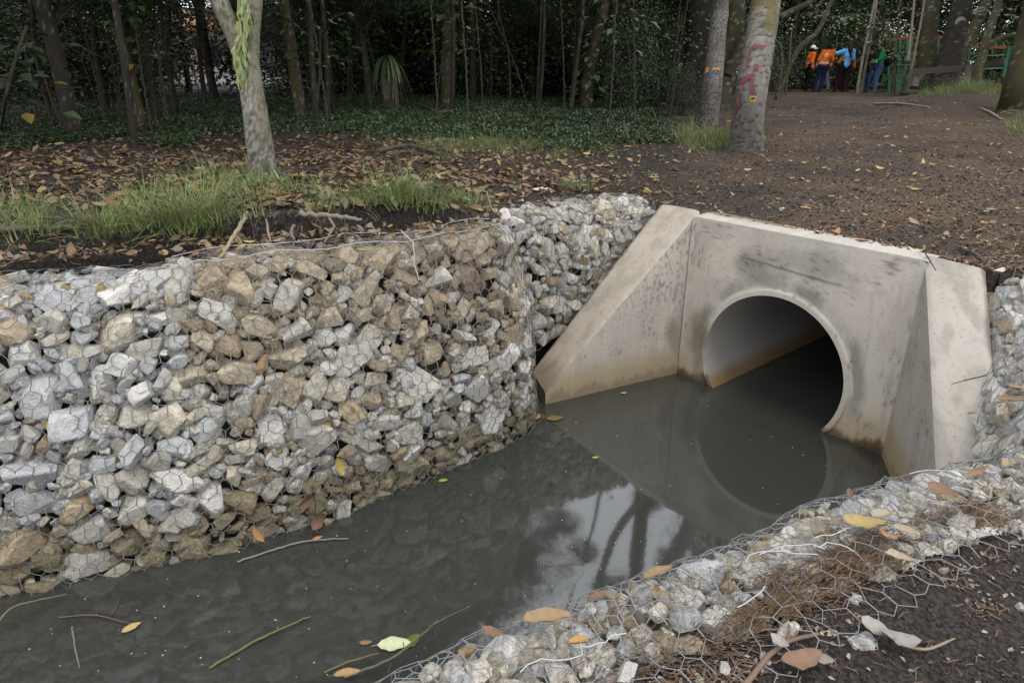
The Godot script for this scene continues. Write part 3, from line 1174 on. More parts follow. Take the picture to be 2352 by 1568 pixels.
func crown(root: Node3D, where: Vector3, size: float, k: int, flat := 0.7, called := "crown", anywhere := false) -> void:
	# the opening among the crowns that the water mirrors stays open
	var dist := Vector2(where.x, where.z).length()
	var az := rad_to_deg(atan2(where.x, -where.z))
	var el := rad_to_deg(atan2(where.y + 2.4, dist))
	var apart := Vector2((az - 10.0) * cos(deg_to_rad(el)), el - 38.5).length()
	if not anywhere and apart < 4.5 + 0.8 * rad_to_deg(atan2(size, Vector2(dist, where.y + 2.4).length())):
		return
	# and so does the one over the far path
	if not anywhere and where.z < -14.0 and where.z > -31.0 and where.x / -where.z > 0.30 and where.x / -where.z < 0.72 and where.y < 12.0:
		return
	var o := obj(called, M.crowns[k % M.crowns.size()], M.leaf, root)
	o.transform = Transform3D(Basis(Vector3.UP, k * 1.7) * Basis.from_scale(Vector3(size, size * flat, size)), where)

func make_plants() -> void:
	M.crowns = []
	for k in 3:
		M.crowns.append(cloud_mesh(11000, Vector3.ONE, 0.044, 500 + k, Color(0.022, 0.038, 0.013), Color(0.05, 0.074, 0.024), 46, 0.36, 0.26))
	M.bushes = []
	for k in 4:
		M.bushes.append(cloud_mesh(7500, Vector3.ONE, 0.045, 520 + k, Color(0.014, 0.026, 0.010), Color(0.04, 0.06, 0.02), 34, 0.34, 0.30))
	M.herbs = []
	for k in 3:
		M.herbs.append(cloud_mesh(46, Vector3(0.17, 0.06, 0.17), 0.034, 540 + k, Color(0.018, 0.036, 0.012), Color(0.045, 0.072, 0.022), 9, 0.40, 0.4))
	M.tufts = []
	for k in 4:
		M.tufts.append(tuft_mesh(26, 0.24, 0.13, 560 + k, 0.2))
	M.leaves = []
	M.leaf_parts = []
	for k in 6:
		M.leaves.append(leaf_mesh(580 + k, 0.2 + 0.03 * (k % 3), 0.1 + 0.16 * (k % 4)))
		var low: ArrayMesh = leaf_mesh(580 + k, 0.2 + 0.03 * (k % 3), 0.1 + 0.16 * (k % 4), 5, 3)
		var arr := low.surface_get_arrays(0)
		M.leaf_parts.append([arr[Mesh.ARRAY_VERTEX], arr[Mesh.ARRAY_INDEX], arr[Mesh.ARRAY_COLOR]])

func leaf_tint(r: RandomNumberGenerator, yellow := 0.2) -> Color:
	var roll := r.randf()
	var c := Color(0.17, 0.115, 0.07).lerp(Color(0.29, 0.205, 0.125), r.randf())
	if roll < yellow:
		c = Color(0.31, 0.22, 0.085).lerp(Color(0.36, 0.29, 0.14), r.randf())
	elif roll < yellow + 0.1:
		c = Color(0.23, 0.125, 0.07)
	elif roll < yellow + 0.25:
		c = Color(0.20, 0.17, 0.13)
	elif roll < yellow + 0.42:
		c = Color(0.09, 0.06, 0.04)
	return c * r.randf_range(0.7, 1.15)

func open_ground(x: float, z: float) -> bool:
	return poly_distance(hole, Vector2(x, z)) > 0.03

func spread(n: int, sd: int, pick: Callable) -> Array:
	# points on the ground taken by a picker that returns x, z or null
	var r := RandomNumberGenerator.new()
	r.seed = sd
	var out := []
	for k in n:
		var p = pick.call(r)
		if p != null and (p.z < -6.6 or open_ground(p.x, p.z)):
			out.append(p)
	return out

func in_view(r: RandomNumberGenerator, y0: float, y1: float, x0 := -60.0, x1 := 2412.0) -> Vector3:
	# evenly spread over the ground, thinned by nearness: density falls with distance as seen
	var px := r.randf_range(x0, x1)
	var py := r.randf_range(y0, y1)
	var d := ray(px, py)
	if d.y > -0.02:
		return Vector3(0, 0, 99)
	var p := EYE + d * ((1.36 - EYE.y) / d.y)
	return p

func build_litter() -> void:
	var r := RandomNumberGenerator.new()
	r.seed = 900
	# brown leaf litter, many leaves on the left floor and fewer on the path
	var places := []
	var tints := []
	for k in 15000:
		var x := r.randf_range(-11.0, 12.0)
		var z := -4.0 - 15.0 * pow(r.randf(), 1.3)
		if absf(x) > 0.9 * -z + 1.0 or not (z < -6.6 or open_ground(x, z)):
			continue
		var onpath := sm(0.6, 2.2, x + 0.2 * z + 1.6)
		if onpath > 0.5 and r.randf() < 0.62:
			continue
		var l := (0.035 + 0.085 * r.randf() * r.randf() + 0.02 * r.randf()) * (0.8 if onpath > 0.5 else 1.0)
		var b := basis_on(x, z, r.randf() * TAU, 0.3, r) * Basis.from_scale(Vector3(l, l * r.randf_range(0.6, 1.4), l * r.randf_range(0.7, 1.3)))
		places.append(Transform3D(b, Vector3(x, land(x, z) + 0.012 + l * 0.05, z)))
		tints.append(leaf_tint(r, 0.12))
	for k in 5200:
		var px := r.randf_range(-80.0, 1560.0)
		var p := ground(px, r.randf_range(296.0, 470.0) + 20.0 * r.randf(), 14.0)
		if not (p.z < -6.6 or open_ground(p.x, p.z)) or p.z < -12.5:
			continue
		if p.x > 0.0 and r.randf() < 0.45 + 0.3 * sm(0.0, 1.5, p.x):
			continue
		if nf.get_noise_2d(p.x * 130.0, p.z * 130.0) < -0.06 and r.randf() < 0.8:
			continue
		var l := r.randf_range(0.035, 0.115)
		places.append(Transform3D(basis_on(p.x, p.z, r.randf() * TAU, 0.35, r) * Basis.from_scale(Vector3(l, l * r.randf_range(0.6, 1.6), l * r.randf_range(0.7, 1.3))), p + Vector3.UP * (0.01 + l * 0.06)))
		tints.append(leaf_tint(r, 0.12) * 0.82)
	var lit := Shape.new()
	for k in places.size():
		var q: Array = M.leaf_parts[k % 6]
		lit.stamp(q[0], q[1], places[k], tints[k], q[2])
	tag(obj("leaf_litter", lit.mesh(false), M.litter), "brown and yellow dead leaves littering the forest floor and path", "leaf litter", "", "stuff")
	# fine chaff: needles, bark chips, twigs and leaf crumbs
	var chip := Shape.new()
	chip.box(Transform3D(Basis(Vector3.UP, 0.3), Vector3(-0.15, 0, 0)), Vector3(0.7, 0.04, 0.07))
	chip.box(Transform3D(Basis(Vector3(0, 1, 0.3).normalized(), -0.5), Vector3(0.3, 0.03, -0.1)), Vector3(0.4, 0.03, 0.06))
	var flake := Shape.new()
	flake.flatq(Vector3(-0.5, 0, -0.1), Vector3(-0.1, 0.12, -0.3), Vector3(0.5, 0.02, 0.05), Vector3(0.0, 0.1, 0.32), Vector3.UP)
	flake.flatq(Vector3(-0.5, -0.02, -0.1), Vector3(-0.1, 0.1, -0.3), Vector3(0.5, 0.0, 0.05), Vector3(0.0, 0.08, 0.32), Vector3.DOWN)
	var needles := []
	var nt := []
	var flakes := []
	var ft := []
	for k in 60000:
		var z := -3.6 - 16.0 * pow(r.randf(), 1.9)
		var x := r.randf_range(-0.95, 0.95) * -z
		if not (z < -6.6 or open_ground(x, z)):
			continue
		var onpath := sm(0.2, 1.8, x + 0.2 * z + 1.9)
		if r.randf() > 0.25 + 0.75 * onpath:
			continue
		if onpath > 0.5 and nf.get_noise_2d(x * 60.0, z * 60.0) < -0.28 and r.randf() < 0.75:
			continue
		if r.randf() < 0.6:
			var l := r.randf_range(0.02, 0.06)
			needles.append(Transform3D(basis_on(x, z, r.randf() * TAU, 0.2, r) * Basis.from_scale(Vector3(l, l, l)), Vector3(x, land(x, z) + 0.008, z)))
			nt.append(Color(0.25, 0.17, 0.105).lerp(Color(0.13, 0.09, 0.06), r.randf()) * r.randf_range(0.6, 1.2))
		else:
			var l := r.randf_range(0.012, 0.04)
			flakes.append(Transform3D(basis_on(x, z, r.randf() * TAU, 0.25, r) * Basis.from_scale(Vector3(l, l, l)), Vector3(x, land(x, z) + 0.006, z)))
			ft.append(leaf_tint(r, 0.1) * r.randf_range(0.6, 1.2))
	# the near bank at the photographer's feet
	for k in 9000:
		var px := r.randf_range(1300.0, 2400.0)
		var py := r.randf_range(1080.0, 1620.0)
		var p := at(px, py, 1.1)
		var edge := poly_distance(hole, Vector2(p.x, p.z))
		if edge < -0.17 or (edge < 0.03 and r.randf() < 0.6):
			continue
		if r.randf() > 0.05 + 0.95 * sm(0.20, 0.0, edge + 0.3 * nf.get_noise_2d(p.x * 300, p.z * 300)):
			continue
		var y := land(p.x, p.z) if edge > 0.06 else 1.085 + r.randf_range(-0.03, 0.015)
		if r.randf() < 0.62:
			var l := r.randf_range(0.012, 0.04)
			needles.append(Transform3D(basis_on(p.x, p.z, r.randf() * TAU, 0.3, r) * Basis.from_scale(Vector3(l, l, l)), Vector3(p.x, y + 0.006, p.z)))
			nt.append(Color(0.15, 0.085, 0.05).lerp(Color(0.10, 0.07, 0.048), r.randf()))
		else:
			var l := r.randf_range(0.006, 0.022)
			flakes.append(Transform3D(basis_on(p.x, p.z, r.randf() * TAU, 0.3, r) * Basis.from_scale(Vector3(l, l, l)), Vector3(p.x, y + 0.004, p.z)))
			ft.append(Color(0.26, 0.24, 0.20) * r.randf_range(0.4, 1.1))
	for k in 4600:
		var px := r.randf_range(1560.0, 2400.0)
		var py := lerpf(1440.0, 1130.0, (px - 1560.0) / 800.0) + r.randfn(0.0, 45.0)
		var p := at(px, py, 1.1)
		var edge := poly_distance(hole, Vector2(p.x, p.z))
		if edge < -0.10 or nf.get_noise_2d(p.x * 220.0, p.z * 220.0) < -0.02:
			continue
		var l := r.randf_range(0.014, 0.045)
		var y := land(p.x, p.z) if edge > 0.06 else 1.085 + r.randf_range(-0.02, 0.02)
		needles.append(Transform3D(basis_on(p.x, p.z, r.randfn(0.4, 0.8), 0.35, r) * Basis.from_scale(Vector3(l, l, l * 0.8)), Vector3(p.x, y + r.randf_range(0.003, 0.016), p.z)))
		nt.append(Color(0.20, 0.12, 0.07).lerp(Color(0.11, 0.075, 0.05), r.randf()) * r.randf_range(0.6, 1.1))
	tag(scatter("needle_litter", chip.mesh(false), M.litter, needles, nt), "reddish brown needles and bark chips trodden into the soil", "needle litter")
	tag(scatter("leaf_crumbs", flake.mesh(false), M.litter, flakes, ft), "small crumbs of broken dead leaves on the soil", "leaf crumbs")
	# leaf scraps caught behind the gabion tops and in the foot of the bare bank
	var caught := Shape.new()
	for k in 420:
		var px := r.randf_range(-40.0, 1180.0)
		var p := ground(px, r.randf_range(535.0, 590.0) + 30.0 * sm(500.0, 0.0, px))
		p = at(px, lerpf(612.0, 530.0, px / 1180.0) - r.randf_range(4.0, 34.0), 1.5)
		var q: Array = M.leaf_parts[k % 6]
		var l := r.randf_range(0.02, 0.075)
		caught.stamp(q[0], q[1], Transform3D(Basis.from_euler(Vector3(r.randfn(0, 0.4), r.randf() * TAU, r.randfn(0, 0.4))) * Basis.from_scale(Vector3(l, l, l)), p + Vector3(0, r.randf_range(-0.01, 0.02), 0)), leaf_tint(r, 0.15) * 0.9, q[2])
	tag(obj("caught_litter", caught.mesh(false), M.litter), "dead leaf scraps gathered on the left gabions' tops below the bare bank", "leaf litter", "", "stuff")
	# fine roots hanging out of the bare bank
	var roots := Shape.new()
	for k in 70:
		var px := r.randf_range(470.0, 1120.0)
		var p := deep(px, r.randf_range(492.0, 540.0), r.randf_range(3.72, 3.9) + sm(800.0, 1100.0, px) * 0.55)
		var l := r.randf_range(0.03, 0.11)
		var sw := Vector3(r.randfn(0, 0.25), -1, r.randf_range(0.0, 0.3)) * l
		roots.tube(PackedVector3Array([p, p + sw * 0.5 + Vector3(r.randfn(0, 0.008), 0, 0.01), p + sw]), PackedFloat32Array([0.0022, 0.0018, 0.0008]), 4, Color(0.17, 0.125, 0.085) * r.randf_range(0.5, 1.1), false)
	tag(obj("fine_roots", roots.mesh(), M.vert), "fine roots hanging out of the bare soil bank", "roots", "", "stuff")
	# crumbs of soil
	var clods := []
	var ct := []
	for k in 16000:
		var near := k % 6 == 0
		var z := -3.4 - 7.0 * pow(r.randf(), 1.5)
		var x := r.randf_range(-0.9, 0.95) * -z
		if near:
			var p := at(r.randf_range(1250.0, 2400.0), r.randf_range(1060.0, 1620.0), 1.1)
			x = p.x
			z = p.z
		if not open_ground(x, z):
			continue
		var l := r.randf_range(0.002, 0.006) * (1.0 if near else 2.2)
		clods.append(Transform3D(Basis.from_euler(Vector3(r.randf() * 6, r.randf() * 6, 0)) * Basis.from_scale(Vector3(l, l * 0.7, l)), Vector3(x, land(x, z) + l * 0.3, z)))
		ct.append(Color(0.034, 0.029, 0.025) * r.randf_range(0.6, 1.5))
	for k in 1500:
		var px := r.randf_range(440.0, 1130.0)
		var p := at(px, lerpf(598.0, 528.0, (px - 400.0) / 800.0) - r.randf_range(0.0, 60.0), 1.5)
		if poly_distance(hole, Vector2(p.x, p.z)) < -0.03:
			continue
		var q := Vector3(p.x, 0, p.z)
		var l := r.randf_range(0.004, 0.016)
		q.y = clampf(land(q.x, q.z), 1.38, 1.7)
		clods.append(Transform3D(Basis.from_euler(Vector3(r.randf() * 6, r.randf() * 6, 0)) * Basis.from_scale(Vector3(l, l * 0.8, l)), q))
		ct.append(Color(0.05, 0.042, 0.036) * r.randf_range(0.6, 1.6))
	tag(scatter("soil_clods", stone_meshes[3], M.vert, clods, ct), "small dark clods of crumbled soil", "soil")

func build_grass() -> void:
	var r := RandomNumberGenerator.new()
	r.seed = 31
	# [name, label, then beds: px, py, spread in x px, spread in y px, tufts, scale]
	var plots := [["long ragged green grass hanging over the left bank above the stones", [[340, 520, 170, 55, 36, 0.85], [290, 570, 150, 14, 18, 0.8], [470, 455, 120, 40, 26, 0.85], [440, 555, 70, 22, 18, 0.9], [60, 500, 70, 34, 12, 0.8], [70, 590, 60, 10, 6, 0.8]]],
		["grass round the foot of the forked tree", [[585, 428, 80, 16, 15, 0.8], [690, 450, 80, 16, 10, 0.8]]],
		["grass drooping over the bare soil lip behind the middle gabion", [[935, 496, 60, 12, 20, 1.0], [1070, 474, 80, 14, 16, 0.8], [860, 470, 120, 12, 16, 0.7], [735, 560, 12, 4, 4, 0.9]]],
		["strip of short grass between the leaf litter and the ground cover", [[1180, 335, 160, 24, 130, 0.6], [1040, 345, 100, 22, 50, 0.6], [1330, 345, 80, 20, 40, 0.6], [900, 325, 120, 18, 34, 0.5], [1470, 310, 60, 20, 30, 0.6]]],
		["grass tuft left of the painted trunk's foot", [[1605, 325, 50, 22, 40, 1.1], [1655, 330, 26, 18, 18, 1.2], [1725, 335, 18, 10, 6, 0.9]]],
		["small lone grass tufts behind the upper left gabion", [[1320, 430, 30, 8, 7, 0.7]]],
		["long grass on the raised bank at the far right", [[2235, 208, 90, 9, 90, 1.35], [2130, 217, 50, 5, 30, 1.1], [2050, 216, 50, 4, 18, 1.0]]],
		["grass at the foot of the right edge trunk", [[2340, 300, 25, 14, 16, 1.2]]]]
	var no_plot := 0
	for plot in plots:
		var set_ := []
		for b in plot[1]:
			for k in b[4]:
				var p := ground(b[0] + r.randfn() * b[2] * 0.55, b[1] + r.randfn() * b[3] * 0.55, 30.0)
				if p.z > -6.6 and not open_ground(p.x, p.z):
					continue
				var sc: float = b[5] * r.randf_range(0.5, 1.3)
				set_.append(Transform3D(Basis.from_euler(Vector3(r.randfn(0, 0.3), r.randf() * TAU, r.randfn(0, 0.3))) * Basis.from_scale(Vector3(sc, sc, sc)), p - Vector3.UP * 0.01))
		tag(scatter("grass", M.tufts[no_plot % 4], M.grass, set_, []), plot[0], "grass", "")
		no_plot += 1
	# creeping ground cover under the trees
	var hs := [[], [], []]
	for k in 19000:
		var px := r.randf_range(420.0, 1640.0)
		var z := -8.2 - 14.0 * pow(r.randf(), 1.25)
		var x := (px - 1176.0) / FOCAL * -z * 1.05
		var edge := -9.3 + 1.4 * nz.get_noise_2d(x * 60.0, 7.0) - 1.2 * sm(-1.0, -4.5, x) - 2.8 * pow(r.randf(), 1.6)
		if z > edge or nf.get_noise_2d(x * 55.0 + 40.0, z * 55.0) > 0.12 + 0.2 * sm(-10.0, -14.0, z) or (x > 0.19 * -z + 0.7 * nf.get_noise_2d(x * 90.0, z * 90.0)):
			continue
		var sc := r.randf_range(0.7, 1.5)
		hs[k % 3].append(Transform3D(Basis(Vector3.UP, r.randf() * TAU) * Basis.from_scale(Vector3(sc, sc * r.randf_range(0.7, 1.6), sc)), Vector3(x, land(x, z) + 0.05, z)))
	for k in 2600:
		var z := -8.6 - 12.0 * pow(r.randf(), 1.3)
		var x := r.randf_range(-0.85, -0.45) * -z
		if nf.get_noise_2d(x * 40.0, z * 40.0) > 0.1:
			continue
		hs[k % 3].append(Transform3D(Basis(Vector3.UP, r.randf() * TAU) * Basis.from_scale(Vector3(1.1, 1.0, 1.1)), Vector3(x, land(x, z) + 0.05, z)))
	for k in 3:
		tag(scatter("ground_cover", M.herbs[k], M.leaf, hs[k], []), "low dark green creeping plants covering the forest floor", "ground cover", "ground cover under the trees")

# ---------------------------------------------------------------- water
func build_water() -> void:
	var s := Shape.new()
	var pts := PackedVector3Array()
	var drop := at(1275, 1300, 0.0)
	var xs := axis([[-7.0, -2.6, 12], [-2.6, drop.x - 0.2, 60], [drop.x - 0.2, drop.x + 0.2, 90], [drop.x + 0.2, 2.6, 60], [2.6, 9.0, 16]])
	var zs := axis([[4.0, -1.0, 16], [-1.0, drop.z + 0.2, 40], [drop.z + 0.2, drop.z - 0.2, 90], [drop.z - 0.2, -5.6, 60], [-5.6, -11.0, 16]])
	var nu := xs.size()
	var nv := zs.size()
	for z in zs:
		for x in xs:
			var dd := Vector2(x - drop.x, z - drop.z).length()
			var y := 0.00035 * sin(dd * 420.0) * sm(0.17, 0.03, dd) + 0.0005 * nz.get_noise_2d(x * 150.0, z * 150.0)
			pts.append(Vector3(x, y, z))
	s.lattice(pts, PackedColorArray(), nu, nv, Vector3.UP)
	var m := mat(lin(0.039, 0.041, 0.036), 0.045, 0.68)
	m.transparency = BaseMaterial3D.TRANSPARENCY_ALPHA
	m.albedo_color.a = 0.86
	tag(obj("water", s.mesh(), m), "still murky grey water standing in the channel", "water", "", "structure")

func new_basket(bb: Array, tt: Array, strip: float, bulge: float, lift := 0.0) -> Basket:
	var g := Basket.new()
	g.nn = nz
	g.bulge = bulge
	g.lift = lift
	g.setup(PackedVector3Array(bb), PackedVector3Array(tt), strip)
	return g

func build_gabions() -> void:
	var fine_sizes := [[0.115, 12], [0.093, 60], [0.075, 300], [0.058, 1000], [0.045, 3200], [0.033, 8000], [0.024, 9000]]
	var big_sizes := [[0.12, 12], [0.095, 70], [0.078, 320], [0.062, 1000], [0.046, 3000], [0.034, 5000], [0.024, 6000]]
	# left bank, basket nearest the left edge
	var root := thing("gabion", "wire gabion at the far left filled with large bluish white stones", "gabion")
	var g := new_basket([Vector3(-3.5, -0.12, -2.16), Vector3(-2.476, -0.12, -2.56), Vector3(-1.64, -0.12, -2.87)], [Vector3(-3.6, 1.42, -2.64), Vector3(-2.45, 1.41, -3.08), Vector3(-1.70, 1.44, -3.28)], 0.34, 0.05)
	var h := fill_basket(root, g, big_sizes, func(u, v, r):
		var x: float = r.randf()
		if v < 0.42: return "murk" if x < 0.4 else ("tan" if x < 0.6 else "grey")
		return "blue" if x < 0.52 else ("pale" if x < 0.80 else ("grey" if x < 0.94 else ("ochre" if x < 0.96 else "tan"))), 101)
	wire_net(root, g, h, 0.08, 0.092, 0.0017, 1, 0.2)
	# left bank, long middle basket
	root = thing("gabion", "long wire gabion of mixed tan and grey stones in the middle of the left bank", "gabion")
	g = new_basket([Vector3(-1.66, -0.12, -2.86), Vector3(-1.05, -0.12, -3.17), Vector3(-0.45, -0.12, -3.67), Vector3(-0.08, -0.12, -4.02), Vector3(0.10, -0.12, -4.22), Vector3(0.16, -0.12, -4.42), Vector3(0.12, -0.12, -4.66), Vector3(0.0, -0.1, -4.98)],
		[Vector3(-1.72, 1.44, -3.28), Vector3(-1.25, 1.475, -3.46), Vector3(-0.55, 1.44, -3.88), Vector3(-0.2, 1.45, -4.14), Vector3(-0.05, 1.43, -4.29), Vector3(0.01, 1.42, -4.46), Vector3(-0.03, 1.40, -4.68), Vector3(-0.12, 1.38, -4.98)], 0.36, 0.10)
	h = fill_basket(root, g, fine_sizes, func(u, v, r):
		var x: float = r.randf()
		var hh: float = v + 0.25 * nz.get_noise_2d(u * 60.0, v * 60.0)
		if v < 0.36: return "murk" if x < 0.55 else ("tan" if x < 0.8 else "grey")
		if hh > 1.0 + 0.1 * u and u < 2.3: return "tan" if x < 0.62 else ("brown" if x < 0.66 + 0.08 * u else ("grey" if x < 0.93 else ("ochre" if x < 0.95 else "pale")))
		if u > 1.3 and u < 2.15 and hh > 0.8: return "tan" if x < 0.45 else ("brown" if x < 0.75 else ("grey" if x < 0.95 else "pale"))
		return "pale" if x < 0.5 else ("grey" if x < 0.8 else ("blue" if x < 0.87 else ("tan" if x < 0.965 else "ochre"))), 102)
	wire_net(root, g, h, 0.070, 0.085, 0.0018, 2, 0.16)
	var edge := []
	var edge2 := []
	for k in 16:
		var f := g.frame(lerpf(0.02, 2.2, k / 15.0), g.face + 0.02)
		edge.append(f.origin + Vector3.UP * (0.035 + 0.012 * sin(k * 1.9)))
		f = g.frame(lerpf(0.02, 2.2, k / 15.0), g.face + 0.17 + 0.05 * sin(k * 1.1))
		edge2.append(f.origin + Vector3.UP * 0.045)
	wire_line(root, "edge_wire", edge, 0.0026, M.wire_white, 0.006, 3)
	wire_line(root, "edge_wire", edge2, 0.0024, M.wire_white, 0.004, 5)
	var fc := g.frame(1.25, g.face).origin
	wire_line(root, "edge_wire", [fc + Vector3(0.05, 0.10, -0.02), fc + Vector3(0.12, 0.05, 0.0), fc + Vector3(0.13, -0.06, 0.06), fc + Vector3(0.15, -0.16, 0.09)], 0.003, M.wire_white, 0.01, 8)
	# the basket that climbs beside the left wing wall
	root = thing("gabion", "small wire gabion of pale stones tucked beside the left wing wall", "gabion")
	g = new_basket([Vector3(-0.02, 0.12, -4.98), Vector3(0.6, 0.5, -5.28), Vector3(1.14, 0.98, -5.57)], [Vector3(-0.06, 1.40, -5.02), Vector3(0.56, 1.41, -5.34), Vector3(1.10, 1.40, -5.62)], 0.26, 0.05)
	h = fill_basket(root, g, [[0.105, 8], [0.08, 50], [0.062, 300], [0.048, 1200], [0.036, 3000], [0.026, 4000]], func(u, v, r):
		var x: float = r.randf()
		return "pale" if x < 0.5 else ("grey" if x < 0.85 else ("blue" if x < 0.9 else ("tan" if x < 0.97 else "ochre"))), 103)
	wire_net(root, g, h, 0.070, 0.085, 0.0017, 3, 0.2)
	# right bank, under the photographer's feet
	root = thing("gabion", "wire gabion of white stones along the near right bank, half buried in soil", "gabion")
	g = new_basket([Vector3(2.8, 0.1, -2.42), Vector3(1.95, 0.0, -2.30), Vector3(1.22, -0.1, -2.14), Vector3(0.40, -0.1, -1.68), Vector3(-0.05, -0.1, -1.45), Vector3(-0.40, -0.1, -1.26), Vector3(-1.3, -0.1, -0.8)],
		[Vector3(2.7, 1.12, -2.32), Vector3(1.88, 1.10, -2.17), Vector3(1.24, 1.09, -2.0), Vector3(0.452, 1.09, -1.575), Vector3(0.0, 1.09, -1.343), Vector3(-0.345, 1.09, -1.147), Vector3(-1.2, 1.09, -0.68)], 0.46, 0.04, 0.02)
	g.rr = 0.07
	g.fill_depth = 0.075
	g.sink = 0.035
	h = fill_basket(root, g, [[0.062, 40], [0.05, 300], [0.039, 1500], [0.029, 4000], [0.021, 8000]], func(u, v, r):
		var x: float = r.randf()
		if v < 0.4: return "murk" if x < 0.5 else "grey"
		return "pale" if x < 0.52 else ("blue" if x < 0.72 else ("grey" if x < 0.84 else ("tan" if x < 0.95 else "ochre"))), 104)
	wire_net(root, g, h, 0.074, 0.088, 0.00125, 4, 0.26, 0.35, 99.0, "wire_net", 0.010, M.wire_near)
	wire_net(root, g, h, 0.066, 0.10, 0.0012, 14, 0.3, g.face - 0.16, g.face + 0.2, "wire_net", 0.02, M.wire_near)
	# right bank, sloping down outside the right wing
	root = thing("gabion", "wire gabion of white stones sloping down outside the right wing wall", "gabion")
	g = new_basket([Vector3(2.70, 1.16, -3.70), Vector3(2.52, 0.90, -3.30), Vector3(2.29, 0.66, -2.98), Vector3(2.06, 0.40, -2.52)], [Vector3(2.84, 1.33, -3.68), Vector3(2.73, 1.20, -3.28), Vector3(2.58, 1.12, -2.92), Vector3(2.38, 1.06, -2.45)], 0.5, 0.05, 0.1)
	h = fill_basket(root, g, [[0.09, 40], [0.07, 160], [0.055, 500], [0.04, 1600], [0.03, 2400]], func(u, v, r):
		var x: float = r.randf()
		return "pale" if x < 0.55 else ("blue" if x < 0.75 else ("grey" if x < 0.9 else "tan")), 105)
	wire_net(root, g, h, 0.072, 0.086, 0.0014, 5, 0.25, 0.0, 99.0, "wire_net", 0.012, M.wire_near)

